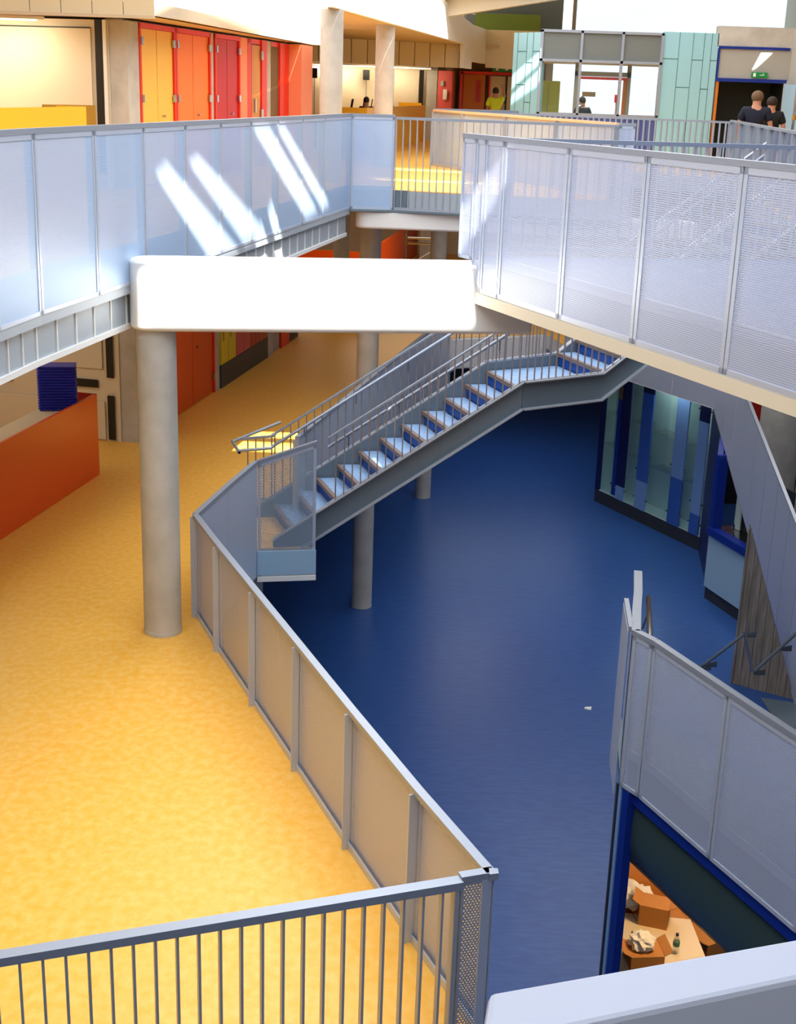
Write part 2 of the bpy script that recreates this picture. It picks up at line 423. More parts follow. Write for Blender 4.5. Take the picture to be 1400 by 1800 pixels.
opening((-.3, 27.6, 3.8), (1.0, 27.2, 3.8), (1.05, 26.4, 3.8), (-.3, 26.8, 3.8))
opening((-.6, 24.2, 3.8), (1.6, 23.9, 3.8), (1.7, 23.3, 3.8), (-.6, 23.6, 3.8))
opening((2.97, 33, 6.3), (2.97, 33, 5.98), (2.4, 33.8, 5.4), (2.4, 33.8, 5.75))
opening((2.97, 33, 5.88), (2.97, 33, 5.5), (2.4, 33.8, 5.05), (2.4, 33.8, 5.28))
opening((8.45, 33, 6.45), (8.15, 33, 6.45), (7.95, 33, 6.0), (8.1, 33, 6.1))
# two more added openings, shaped so sun covers the white upstand faces
sun_cuts.append([proj(p) for p in ((-3.5, 19.12, 6.17), (-2.12, 29.5, 6.17), (-1.74, 29.98, 6.17), (-1.74, 29.98, 9.0), (-3.5, 19.12, 9.0))])
sun_cuts.append([proj((-1.27, 22.3, 6.53)), proj((1.25, 36.7, 6.53)), proj((1.1, 35.9, 7.1)), proj((-1.27, 22.3, 8.0))])
from mathutils.geometry import delaunay_2d_cdt
rv, re_ = [], []
for poly in [[(-9.3, -4.3), (12.3, -4.3), (12.3, 33.5), (-9.3, 33.5)]]+sun_cuts:
    o_ = len(rv); rv += [Vector(p) for p in poly]; re_ += [(o_+i, o_+(i+1) % len(poly)) for i in range(len(poly))]
cv, ce, cfc, _a, _b, _c = delaunay_2d_cdt(rv, re_, [], 0, 1e-5)
def inside(p, poly):
    r = False
    for i in range(len(poly)):
        (x1, y1), (x2, y2) = poly[i], poly[i-1]
        if (y1 > p[1]) != (y2 > p[1]) and p[0] < (x2-x1)*(p[1]-y1)/(y2-y1)+x1: r = not r
    return r
keep = []
for f in cfc:
    c = sum((cv[i] for i in f), Vector((0, 0)))/len(f)
    if not any(inside(c, q) for q in sun_cuts): keep.append(tuple(f))
me = bpy.data.meshes.new('ceiling'); me.from_pydata([(v.x, v.y, 0) for v in cv], [], keep); me.materials.append(M['white'])
ro = bpy.data.objects.new('ceiling', me); COL.objects.link(ro); ro.location = (0, 0, ZR); struct(ro)
so_ = ro.modifiers.new('solidify', 'SOLIDIFY'); so_.thickness = .04
# far low roof: pitched soffit with cream beams
def zr(x): return 7.35+(x-2.4)*.178
fr = MB(); fr.hexa([(0, 33.5, zr(0)+.35), (12.2, 33.5, zr(12.2)+.35), (12.2, 46.3, zr(12.2)+1.5), (0, 46.3, zr(0)+1.5)], [(0, 33.5, zr(0)+.5), (12.2, 33.5, zr(12.2)+.5), (12.2, 46.3, zr(12.2)+1.65), (0, 46.3, zr(0)+1.65)])
struct(fr.build('ceiling_far', M['cream']))
for k, yy in enumerate((34.2, 37.6, 41.6)):
    dz = -.05+.35*k
    b = MB(); b.hexa([(0, yy, zr(0)+dz), (12, yy, zr(12)+dz), (12, yy+.5, zr(12)+dz), (0, yy+.5, zr(0)+dz)], [(0, yy, zr(0)+dz+.45), (12, yy, zr(12)+dz+.45), (12, yy+.5, zr(12)+dz+.45), (0, yy+.5, zr(0)+dz+.45)])
    tag(b.build('roof_beam', M['cream']), ['cream sloping roof beam nearest, above the teal pod', 'middle cream roof beam between two others', 'cream roof beam farthest back over the corridor'][k], 'beam', 'cream roof beams')

# ------------------------------------------------------------------ beams and columns
def column(x, y, z0, z1, r, label):
    b = MB().cyl(x, y, z0, z1, r, 48)
    o = b.build('concrete_column', M['concrete'], origin=(x, y, z0), smooth=True)
    j = MB()
    for zz in (z0+.0,): j.lathe(x, y, [(r+.004, zz), (r+.006, zz+.03), (r+.001, zz+.05)], 48)
    j.build('base_joint', M['concrete'], o, smooth=True)
    return tag(o, label, 'column', 'round concrete columns')
column(-2.34, 12.47, 0, 3.09, .187, 'round grey concrete column on the yellow floor under the left end of the white beam')
column(-.62, 22.9, LO, -.32, .187, 'concrete column standing on the blue floor below the middle of the stair')
column(-.62, 22.9, 0, 3.1, .187, 'concrete column on the middle floor under the short white beam behind the stair')
column(.56, 29.95, LO, -.32, .187, 'small far concrete column on the blue floor behind the stair')
column(.72, 30.6, 0, 3.48, .187, 'concrete column beside the scaffold tower on the middle floor')
column(-1.33, 22.9, UP, 6.5, .187, 'left concrete column of the upper gallery, beside the salmon pier')
column(-1.5, 31.0, 0, 3.48, .187, 'column seen under the grey slab edge left of the ladder')
column(-.56, 27.9, UP, 6.5, .187, 'right concrete column of the upper gallery before the yellow counter')
column(-1.93, 16.6, LO, -.32, .16, 'dark column under the yellow floor edge below the perforated corner')
column(7.75, 26.5, LO, 3.4, .42, 'wide concrete column behind the diagonal stair balustrade')
column(7.75, 24.0, LO, 3.4, .3, 'concrete column at the right edge of the photo behind the diagonal balustrade')

def rounded_beam(p, q, w, z0, z1, name, label, mt='white', endr=True, seg=10):
    p = Vector(p); q = Vector(q); d = (q-p).normalized(); n = Vector((-d.y, d.x)); r = w/2
    poly = []
    c = p+d*r
    for i in range(seg+1):
        a = math.pi/2+i*math.pi/seg
        v = c+d*r*math.cos(a)+n*r*math.sin(a); poly.append((v.x, v.y))
    e0 = q-n*r; e1 = q+n*r; poly += [(e0.x, e0.y), (e1.x, e1.y)]
    o = MB().prism(poly, z0, z1).build(name, M[mt], origin=(c.x, c.y, z0), smooth=True, bevel=.03)
    return tag(o, label, 'beam')
wb = rounded_beam((-2.57, 12.42), (1.2, 12.98), .46, 3.09, 3.74, 'concrete_beam', 'long white beam with rounded end bridging the void to the right gallery')
MB().wall((-1.0, 12.42), (1.1, 12.74), 3.3, 3.306, .004, -.005).build('joint_line', M['cream'], wb)
rounded_beam((-.83, 21.55), (4.5, 21.2), .46, 3.2, 3.478, 'concrete_beam', 'short white beam with rounded end under the far crossing deck')
b_ = tag(MB().prism([(.2, 2.1), (.175, 1.95), (3.2, 3.02), (3.2, 3.06)], 3.05, 3.7).build('concrete_beam', M['beamtop'], bevel=.012), 'pale parapet beam cutting across the lower right corner', 'beam')

# ------------------------------------------------------------------ left upper gallery edge
ll = balustrade(Lw, 3.5, 4.9, 'long left balustrade of perforated panels with slanting sun streaks', side=1, inner=False, m_sheet='perf_dense', kerb=UP)
balustrade([(-.91, 21.27), (-.24, 21.33)], 3.5, 4.9, 'single perforated panel at the far end of the left gallery', side=1, inner=False, m_sheet='perf_dense', kerb=UP)
fa = thing('slab_fascia', (-2.5, 12, 3.1), 'grey panelled fascia below the left gallery balustrade', 'fascia')
strip = MB(); pn = []
for i in range(len(Lw)-1):
    a, b = Lw[i], Lw[i+1]
    strip.wall(a, b, 3.42, 3.5, .10, .0)
strip.build('ledge', M['fascia'], fa)
cn = 0
for i in range(len(Lw)-1):
    a, b = Lw[i], Lw[i+1]; k = 3
    for j in range(k):
        p, q = v2(a, b, j/k), v2(a, b, (j+1)/k)
        MB().wall(v2(p, q, .02), v2(p, q, .98), 3.12, 3.44, .02, .06).build('fascia_panel', M['fascia'], fa)
        MB().wall(v2(p, q, -.03), v2(p, q, .03), 3.12, 3.44, .012, .05).build('joint_strip', M['white'], fa)
bs = MB()
for i in range(len(Lw)-1): bs.wall(Lw[i], Lw[i+1], 3.08, 3.13, .2, .04)
bs.build('bottom_trim', M['white'], fa)
# far crossing: steel channel and balusters
ch = thing('edge_channel', (.7, 21.2, 3.46), 'blue grey steel channel edging the far crossing deck', 'channel')
cb = MB()
for a, b in ((CR[0], CR[1]), (CA[0], CA[1]), (CA[1], CA[2])): cb.wall(a, b, 3.5, 3.8, .02, .03); cb.wall(a, b, 3.47, 3.5, .1, -.05)
cb.build('web', M['chan'], ch)
baluster_rail(CA, 3.5, 4.9, 'baluster railing across the far crossing deck above the short white beam', spacing=.102, bottom=3.52)
balustrade([(3.12, 20.75), (3.36, 20.7)], 3.5, 4.9, 'narrow pale perforated end panel closing the far crossing railing', inner=False, posts=False)
balustrade(PB[::-1], 3.5, 4.9, 'pinkish inner face of the far balustrade behind the crossing railing', side=-1, m_sheet='perf_dense', inner=False, kerb=UP, top_mat='tag')
baluster_rail([(2.3, 29.8), (6.45, 27.9)], 3.5, 4.9, 'distant baluster railing in front of the teal pod', spacing=.12, w=.05, t=.03)
balustrade([(.5, 29.0), (1.1, 29.25), (1.7, 29.5), (2.3, 29.8)], 3.5, 4.92, 'far pale balustrade in front of the hi-vis worker', inner=False, posts=False, solid=True, m_sheet='sheet')
balustrade([(6.45, 27.9), (6.25, 26.2), (6.05, 24.6), (5.85, 23.1), (5.65, 21.7), (5.5, 20.4), (5.35, 19.2), (5.2, 18.1), (5.05, 17.05)], 3.5, 4.9,
           'shiny metal balustrade in front of the two men in dark shirts', side=-1, inner=False, solid=True, m_sheet='shiny', posts=True)

# ------------------------------------------------------------------ right upper bridge
rb = balustrade(RB[::-1], 3.5, 4.9, 'big perforated balustrade of the right hand bridge, nearest the camera on that side', side=1, inner=False, kerb=UP, flange=.04)
balustrade([(.845, 12.26), (.70, 12.59), (.62, 12.77), (.50, 13.02)][::-1], 3.78, 4.9, 'end panel of the bridge balustrade notched over the white beam', side=1, inner=False, posts=False, z0s=[3.78, 3.78, 3.5, 3.5])
tr = MB(); tr.wall((.62, 12.77), (3.55, 5.9), 3.385, 3.49, .3, -.0)
tag(tr.build('edge_trim', M['cream']), 'peach coloured edge band running below the right bridge balustrade', 'edge band')
baluster_rail([(.52, 13.02), (3.85, 13.6), (8.0, 14.3)], 3.8, 4.9, 'baluster railing along the far side of the right bridge', spacing=.12, w=.05, t=.012, bottom=3.86)

# ------------------------------------------------------------------ middle level balustrades
def pts(*a): return list(a)
WB = [K1, (-1.69, 12.0), (-1.21, 10.84), (-.73, 9.68), (-.26, 8.54), (.2, 7.45), K0]
balustrade(WB[::-1], -.3, 1.1, 'long beige faced balustrade curving down the edge of the yellow floor', side=1, m_sheet='perf_in', kerb=0.0)
balustrade([K1, (-1.86, 13.9), K2], -.3, 1.1, 'bluish outward face of the balustrade left of the perforated corner panel', side=1, m_sheet='sheet', solid=True, inner=False)
cp = balustrade([K2, K3], -.3, 1.1, 'see-through perforated corner panel at the foot of the stair', side=1, m_sheet='perf_blue', inner=False, posts=False, z1s=[1.1, 1.33])
MB().wall(K2, K3, -.28, .02, .012, -.03).build('kick_plate', M['kiosk'], cp)
MB().wall(K2, K3, -.36, -.3, .12, -.04).build('bottom_edge', M['white'], cp)
# balustrade along the west walkway beyond the stair
t_ = [0, .12, .24, .36, .48, .6, .72, .84, 1]
balustrade([v2(K4, K5, t) for t in t_], -.3, 1.1, 'bluish solid balustrade of the yellow walkway seen through the stair railings', side=1, m_sheet='sheet', solid=True, inner=False)
# near baluster railing with perforated end panel
d0 = Vector((K0[0]+1.89, K0[1]-5.67)).normalized()
rr0 = (K0[0]-d0.x*.2, K0[1]-d0.y*.2); far0 = (K0[0]-d0.x*4.4, K0[1]-d0.y*4.4)
nr = baluster_rail([rr0, far0], -.28, 1.115, 'nearest baluster railing crossing the bottom left of the photo', spacing=.113, w=.05, t=.014, toph=.05, topw=.075, bottom=-.05)
balustrade([rr0, K0], -.3, 1.1, 'narrow perforated panel ending the nearest railing', inner=False, posts=False, m_sheet='perf_blue', flange=.012)
MB().prism([(K0[0]-.03, K0[1]-.035), (K0[0]+.022, K0[1]-.022), (K0[0]+.02, K0[1]+.03), (K0[0]-.03, K0[1]+.03)], 1.088, 1.131).build('corner_cap', M['rail_top'], nr)
MB().wall(v2(K0, far0, .05), v2(K0, far0, .056), -.28, 1.09, .07, -.035).build('end_post', M['steel'], nr)
# hanging tag on the long balustrade
tg = MB(); tg.tube([(-.98, 10.32, 1.02), (-.965, 10.30, .86), (-.955, 10.28, .7)], .006); 
lb = tag(tg.build('hanging_strap', M['tag'], origin=(-.95, 10.3, 1.0)), 'peach strap with a small tag hanging on the beige balustrade', 'strap')
MB().hexa([(-.975, 10.33, .66), (-.93, 10.22, .66), (-.925, 10.225, .66), (-.97, 10.335, .66)], [(-.975, 10.33, .74), (-.93, 10.22, .74), (-.925, 10.225, .74), (-.97, 10.335, .74)]).build('tag', M['brass'], lb)

# right mid-level balustrade
MR = [(2.22, 11.6), (1.97, 10.15)]
RR = [(1.97, 10.15), (2.10, 9.95), (2.50, 9.03), (2.92, 8.1), (3.35, 7.12), (3.8, 6.1)]
balustrade(RR[::-1], -.3, 1.1, 'perforated balustrade at the lower right above the dark roller shutter', side=-1, inner=False, kerb=0.0, flange=.035)
balustrade([(1.97, 10.15), (2.05, 10.62), (2.14, 11.1), (2.22, 11.6)], -.3, 1.1, 'edge-on return balustrade leading away at the lower right', side=-1, inner=False, posts=False, solid=True, m_sheet='sheet', cap_w=.075)
balustrade([(1.94, 10.22), (2.0, 10.88)], -.45, 1.1, 'low outer balustrade end beside the edge-on return', side=-1, inner=False, posts=False, solid=True, m_sheet='sheet', cap_w=.04)
hr = MB().tube([(2.14, 10.3, .98), (2.3, 11.3, .98), (2.32, 11.42, .9)], .024, 14).build('handrail', M['stainless'], origin=(2.14, 10.3, .98), smooth=True)
tag(hr, 'short stainless handrail tube beside the edge-on return balustrade', 'handrail')
MB().tube([(2.25, 11.0, .96), (2.21, 11.0, .8), (2.13, 11.02, .76)], .009).build('bracket', M['dark_steel'], hr)
# north east edge of the middle floor
balustrade([(3.6, 29.3), (4.2, 28.18), (4.74, 27.14), (5.36, 25.98), (5.97, 24.84)], -.3, 1.1, 'bluish balustrade edging the middle floor above the display case', side=1, solid=True, m_sheet='sheet', inner=False)
# white far slab edge with beam
rounded_beam((.93, 29.95), (4.4, 31.4), .4, -.72, -.02, 'concrete_beam', 'white rounded beam of the middle floor seen behind the stair landing')

# ------------------------------------------------------------------ the stair
RS = 3.8/22
st = thing('staircase', (-1.4, 15.7, 0), 'steel staircase with pale blue treads rising to the right over the blue floor', 'staircase')
def near(k):
    if k <= 11: return (-1.23+(k-1)*.267, 15.22+(k-1)*.052)
    return (2.45+(k-12)*.245, 16.22+(k-12)*.092)
def far_(k):
    n = near(k)
    return (n[0]-.36, n[1]+1.08) if k <= 11 else (n[0]-.42, n[1]+1.10)
for k in range(1, 23):
    z = k*RS; n0, f0 = near(k), far_(k)
    if k == 11: n1, f1 = near(12), far_(12)
    elif k == 22: n1 = (near(22)[0]+.27, near(22)[1]+.09); f1 = (far_(22)[0]+.27, far_(22)[1]+.09)
    else: n1, f1 = near(k+1), far_(k+1)
    tb = MB().prism([n0, n1, f1, f0], z-.035, z)
    to = tb.build('tread' if k != 11 else 'landing', M['tread'], st)
    d = (Vector(n1)-Vector(n0)).normalized()
    o1 = (n0[0]-d.x*.015, n0[1]-d.y*.015); o2 = (f0[0]-d.x*.015, f0[1]-d.y*.015)
    i1 = (n0[0]+d.x*.04, n0[1]+d.y*.04); i2 = (f0[0]+d.x*.04, f0[1]+d.y*.04)
    MB().prism([o1, i1, i2, o2], z-.045, z+.004).build('nosing', M['nosing'], to)
    MB().prism([(n0[0]+d.x*.02, n0[1]+d.y*.02), (n0[0]+d.x*.035, n0[1]+d.y*.035), (f0[0]+d.x*.035, f0[1]+d.y*.035), (f0[0]+d.x*.02, f0[1]+d.y*.02)], z-RS, z-.04).build('riser', M['riser'], to)
def stringer(fn, off, zt, zb, label=None):
    nodes = []
    for k in (.0, 11, 12, 22.5):
        kk = k
        if kk <= 11 and kk != 12:
            p = (fn(1)[0]+(kk-1)*.267, fn(1)[1]+(kk-1)*.052)
        else: p = (fn(12)[0]+(kk-12)*.245, fn(12)[1]+(kk-12)*.092)
        nodes.append((p[0], p[1], {0: 0.0, 11: 11*RS, 12: 11.25*RS, 22.5: 22.3*RS}[k]))
    web = MB(); fl = MB()
    for i in range(3):
        a, b = nodes[i], nodes[i+1]
        web.wall(a, b, 0, 0, .016, off, (a[2]+zb, a[2]+zt), (b[2]+zb, b[2]+zt))
        fl.wall(a, b, 0, 0, .085, off-.07 if off < 0 else off, (a[2]+zb-.016, a[2]+zb), (b[2]+zb-.016, b[2]+zb))
        fl.wall(a, b, 0, 0, .085, off-.07 if off < 0 else off, (a[2]+zt, a[2]+zt+.016), (b[2]+zt, b[2]+zt+.016))
    o = web.build('stringer', M['dark_steel'], st)
    fl.build('flange', M['steel'], o)
    return nodes
stringer(near, -.03, .10, -.22); stringer(far_, .02, .10, -.22)
def pathat(fn, k):
    if k <= 11: return Vector((fn(1)[0]+(k-1)*.267, fn(1)[1]+(k-1)*.052, k*RS))
    if k <= 12: a = pathat(fn, 11); b = Vector((*fn(12), 11.25*RS)); return a.lerp(b, k-11)
    return Vector((fn(12)[0]+(k-12)*.245, fn(12)[1]+(k-12)*.092, (k-.75)*RS))
def stair_rail(fn, k0, side, label, lead=None):
    th = thing('stair_railing', tuple(pathat(fn, k0)), label, 'railing', 'baluster railings of the stair')
    H = .93
    # sample points along the line
    S = [pathat(fn, k0+i*(23-k0)/400) for i in range(401)]
    S = [v+Vector((0, -.045*side, 0)) for v in S]
    if lead: S = [Vector(p) for p in lead]+S
    # resample by arc length in plan
    out = [S[0]]; acc = 0
    for a, b in zip(S[:-1], S[1:]):
        L = (Vector(b[:2])-Vector(a[:2])).length; s_ = 0
        while L > 0 and acc+(L-s_) >= .1:
            s_ += .1-acc; acc = 0; out.append(Vector(a).lerp(Vector(b), s_/L))
        acc += L-s_
    tr_ = MB(); keys = [S[0]]
    if lead: keys += [Vector(p)+Vector((0, 0, 0)) for p in lead[1:]]
    keys += [pathat(fn, kk)+Vector((0, -.045*side, 0)) for kk in ([k0, 11, 12, 23] if not lead else [1, 11, 12, 23])]
    ks = [keys[0]]
    for q in keys[1:]:
        if (q-ks[-1]).length > .05: ks.append(q)
    for a, b in zip(ks[:-1], ks[1:]): tr_.wall(a, b, 0, 0, .045, -.0225, (a.z+H-.012, a.z+H+.012), (b.z+H-.012, b.z+H+.012))
    tr_.build('top_rail', M['rail_top'], th)
    bt = MB()
    for a, b in zip(ks[:-1], ks[1:]): bt.wall(a, b, 0, 0, .04, -.02, (a.z+.10, a.z+.125), (b.z+.10, b.z+.125))
    bt.build('bottom_rail', M['steel'], th)
    for p in out[1:]:
        MB().box(p.x-.007, p.x+.007, p.y-.022, p.y+.022, p.z+.11, p.z+H).build('baluster', M['steel_reflect_tint'], th)
    return th, ks
_, kn = stair_rail(near, 2.4, 1, 'near side baluster railing of the stair')
lead = [(-2.02, 16.22, 0.12), (-1.62, 16.25, .16)]
tf, kf = stair_rail(far_, 1, -1, 'far side baluster railing of the stair running out onto the yellow floor', lead)
# round handrails on brackets
def offset(ks, dy, z): return [Vector((p.x, p.y+dy, p.z+z)) for p in ks]
h1 = offset(kf, -.09, .80)
h1p = [Vector((-2.0, 16.0, .93)), Vector((-2.14, 16.42, .96)), Vector((-1.62, 17.35, 1.0))] 
ha = MB().tube(list(reversed(h1p))+h1, .021, 12)
o = tag(ha.build('handrail', M['rail_top'], origin=h1[0], smooth=True), 'round steel handrail looping at the foot of the stair, on the far side', 'handrail', 'stair handrails')
for i in (2, 4, 6, 8):
    q = pathat(far_, i*1.2); MB().tube([(q.x, q.y+.05, q.z+.65), (q.x, q.y-.02, q.z+.66), (q.x, q.y-.05, q.z+.80)], .008, 6).build('bracket', M['dark_steel'], o)
h2 = offset(kn, .09, .80)
o = tag(MB().tube(h2, .021, 12).build('handrail', M['rail_top'], origin=h2[0], smooth=True), 'round steel handrail inside the near stair railing', 'handrail', 'stair handrails')
for i in (3, 5, 7, 9):
    q = pathat(near, i*1.1); MB().tube([(q.x, q.y-.04, q.z+.65), (q.x, q.y+.03, q.z+.66), (q.x, q.y+.04, q.z+.80)], .008, 6).build('bracket', M['dark_steel'], o)
# stair top guard panel at the upper landing
balustrade([(5.1, 15.65), (4.65, 15.85)], 3.5, 4.9, 'pale guard panel at the top of the stair', inner=False, posts=False, m_sheet='perf_blue')

# ------------------------------------------------------------------ west classroom walls
A = (-4.03, 19.8); B = (-2.35, 29.46)
def W(t): return v2(A, B, t)
nW = Vector((B[1]-A[1], -(B[0]-A[0]))).normalized()     # towards the void
for z0, z1, nm in ((0, 3.48, 'wall_corridor'), (UP, 6.12, 'wall_gallery')):
    struct(MB().wall(W(0), W(1), z0, z1, .25, .06).build(nm, M['wallgrey']))
def wpanel(t0, t1, z0, z1, mt, name, parent=None, proud=.0, th=.05):
    return MB().wall(W(t0), W(t1), z0, z1, th, .06-proud-th).build(name, M[mt], parent)
def wdoor(t0, t1, z0, z1, mt, label, hinge_t=None, leaf=2, frame='red_frame', fw_=.007):
    c = W((t0+t1)/2); th = thing('double_door' if leaf == 2 else 'door_panel', (c[0], c[1], z0), label, 'door')
    f = MB()
    f.wall(W(t0), W(t0+fw_), z0, z1, .07, -.02); f.wall(W(t1-fw_), W(t1), z0, z1, .07, -.02); f.wall(W(t0), W(t1), z1-.07, z1, .07, -.02)
    f.build('door_frame', M[frame], th)
    n = leaf; a = t0+fw_; w_ = (t1-t0-2*fw_)/n
    for i in range(n):
        q0, q1 = a+i*w_+.0012, a+(i+1)*w_-.0012
        lf = wpanel(q0, q1, z0+.01, z1-.075, mt, 'door_leaf', th)
        for zz in (z0+.25, z0+1.2, z0+2.0):
            he = q0 if i == 0 else q1
            if zz < z1-.15: MB().wall(W(he-.004), W(he+.004), zz, zz+.11, .03, -.035).build('hinge', M['stainless'], lf)
    h = W(t0+(t1-t0)/2+.012)
    MB().tube([(h[0]+nW.x*.02, h[1]+nW.y*.02, z0+1.0), (h[0]+nW.x*.07, h[1]+nW.y*.07, z0+1.0)], .02, 8).build('door_knob', M['stainless'], th)
    return th
# upper level
wdoor(.045, .201, UP, 6.1, 'yellow_door', 'pair of yellow cupboard doors on the upper gallery')
wdoor(.203, .380, UP, 6.1, 'orange_lt', 'pair of orange cupboard doors right of the yellow pair on the upper gallery')
tag(wpanel(.381, .401, UP, 6.1, 'concrete', 'wall_pier'), 'slim grey pier between the orange and crimson doors', 'pier')
wdoor(.403, .552, UP, 6.1, 'crimson', 'pair of crimson doors on the upper gallery')
tag(wpanel(.553, .605, UP, 6.1, 'salmon', 'wall_panel'), 'narrow salmon wall panel right of the crimson doors', 'panel')
od = thing('open_door', (*W(.66), UP), 'light wood door standing open in a bright red frame', 'door')
wpanel(.607, .63, UP, 6.1, 'red_frame', 'door_frame', od); wpanel(.728 - .035, .728, UP, 6.1, 'red_frame', 'door_frame', od, proud=.03)
wpanel(.607, .728, 6.02, 6.1, 'red_frame', 'door_frame', od)
wpanel(.634, .69, UP, 6.0, 'wood', 'door_leaf', od)
for zz in (UP+.9, UP+1.95):
    MB().wall(W(.686), W(.695), zz, zz+.16, .03, -.04).build('hinge', M['stainless'], od)
MB().wall(W(.645), W(.65), UP+1.0, UP+1.25, .04, -.03).build('door_handle', M['stainless'], od)
tag(wpanel(.735, .765, UP, 6.1, 'concrete', 'wall_pier'), 'slim grey pier with a white notice taped on it', 'pier')
nb = tag(wpanel(.737, .763, 5.0, 5.42, 'paper', 'notice', proud=.006, th=.004), 'white paper notice taped to the grey pier on the upper gallery', 'notice')
nl = MB()
for i in range(6): nl.wall(W(.741), W(.751+.001*(i % 3)*3), 5.36-i*.05, 5.375-i*.05, .002, .0475)
nl.build('print', M['charcoal'], nb)
dk = thing('dark_doorway', (*W(.79), UP), 'dark open doorway with red frame beside the salmon pier', 'doorway')
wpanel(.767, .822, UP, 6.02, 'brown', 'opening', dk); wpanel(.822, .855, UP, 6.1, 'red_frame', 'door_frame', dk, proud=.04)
wpanel(.865, .90, UP, 6.1, 'red_frame', 'door_frame', dk, proud=.01); wpanel(.767, .9, 6.02, 6.1, 'red_frame', 'door_frame', dk)
tag(wpanel(.902, .996, UP, 6.1, 'salmon', 'wall_pier', proud=.02, th=.3), 'broad salmon pier ending the row of gallery doors', 'pier')
# concrete pier at the corner, both levels, and cream walls facing the camera
Cw = (-4.31, 19.8); Cw2 = (-6.3, 20.25)
for z0, z1, lab in ((0, 3.48, 'grey concrete pier behind the big column on the middle floor'), (UP, 6.1, 'grey concrete pier left of the yellow doors on the upper gallery')):
    p = tag(MB().prism([(-4.28, 19.82), (-4.03, 19.8), (-3.95, 20.22), (-4.25, 20.3)], z0, z1).build('wall_pier', M['concrete']), lab, 'pier')
    wc = struct(MB().wall((-4.29, 19.8), (-9, 20.85), z0, z1, .2, -.2).build('wall_classroom', M['cream']))
# moving cream wall with black strips (lower)
def Q(s): # distance along the cream wall from its right end
    d = Vector((-4.71, 1.05)).normalized(); return (Cw[0]+d.x*s, Cw[1]+d.y*s)
def cpan(s0, s1, z0, z1, mt, name, par, proud=.02): return MB().wall(Q(s1), Q(s0), z0, z1, .02, -.02-proud+.02-.0).build(name, M[mt], par)
for lev, lab in ((0, 'cream folding wall with black strips behind the orange counter'), (UP, 'cream folding wall with a black strip on the upper gallery')):
    fw2 = thing('folding_wall', (*Q(.5), lev), lab, 'folding wall')
    top = lev+2.3
    if lev == 0:
        for s0, s1, z0, z1 in ((.24, 2.0, 1.12, 3.4), (.22, 2.1, .02, .62), (2.05, 4.5, 1.05, 3.4), (2.15, 4.5, .02, .6)):
            o = cpan(s0, s1, z0, z1, 'cream', 'wall_leaf', fw2, .03)
            bv = o.modifiers.new('bevel', 'BEVEL'); bv.width = .02; bv.segments = 3
        cpan(.06, .17, .03, .72, 'black', 'black_strip', fw2, .035); cpan(.06, .17, 1.0, 3.4, 'black', 'black_strip', fw2, .035)
        for s0, s1 in ((.32, .85), (.9, 1.3), (1.75, 1.95), (2.05, 2.3)): cpan(s0, s1, .83, .95, 'black', 'black_strip', fw2, .035)
    else:
        cpan(.0, .05, lev, top, 'white', 'edge_trim', fw2, .04); cpan(.06, .17, lev+.2, top, 'black', 'black_strip', fw2, .035)
        o = cpan(.24, 2.6, lev+.2, top-.12, 'cream', 'wall_leaf', fw2, .03)
        cpan(.24, 2.6, top-.12, top-.1, 'charcoal', 'head_track', fw2, .04)
# lower level doors and lockers
wdoor(.15, .386, 0, 3.3, 'orange_door', 'tall orange double door with red frame on the middle floor')
tag(wpanel(.388, .413, 0, 3.4, 'concrete', 'wall_pier', proud=.02), 'slim grey pier between the orange door and the yellow lockers', 'pier')
tag(wpanel(.0, .148, 0, 3.4, 'red', 'wall_panel'), 'dark red wall panel beside the big column', 'panel')
lk = thing('locker_bank', (*W(.57), 0), 'yellow, pink and red lockers on a charcoal plinth along the corridor', 'lockers')
wpanel(.414, .731, 0, .42, 'charcoal', 'plinth', lk, proud=.05)
for t0, t1, mt, nn_ in ((.416, .458, 'lemon', 2), (.462, .507, 'lemon', 2), (.510, .558, 'pink', 1), (.56, .606, 'pink', 1), (.609, .638, 'red', 1), (.640, .668, 'red', 1), (.670, .698, 'red', 1), (.70, .73, 'red', 1)):
    dz = (3.3-.42)/(3 if nn_ == 2 else 2)
    for i in range(3 if nn_ == 2 else 2):
        ld = wpanel(t0, t1, .43+i*dz, .42+(i+1)*dz-.01, mt, 'locker_door', lk, proud=.05)
        zz = .43+i*dz+dz*.45; h = W(t0+.008)
        MB().wall(W(t0+.006), W(t0+.009), zz, zz+.16, .02, -.075).build('handle', M['stainless'], ld)
tag(wpanel(.733, .774, 0, 3.4, 'concrete', 'wall_pier', proud=.04), 'grey pier right of the red lockers', 'pier')
dd = tag(wpanel(.776, .838, 0.38, 3.3, 'wood', 'storage_cupboard'), 'beige cupboard door beyond the red lockers', 'door')
wpanel(.776, .838, 0, .37, 'wallgrey', 'kick_panel', dd)
tag(wpanel(.84, .907, 0, 3.3, 'red_frame', 'wall_panel', proud=.04), 'bright red end panel of the middle corridor', 'panel')
ep = tag(wpanel(.909, .992, .42, 3.3, 'orange_lt', 'wall_panel'), 'light orange panel over dark skirting at the corridor end', 'panel')
wpanel(.909, .992, 0, .42, 'charcoal', 'skirting', ep, proud=.02)

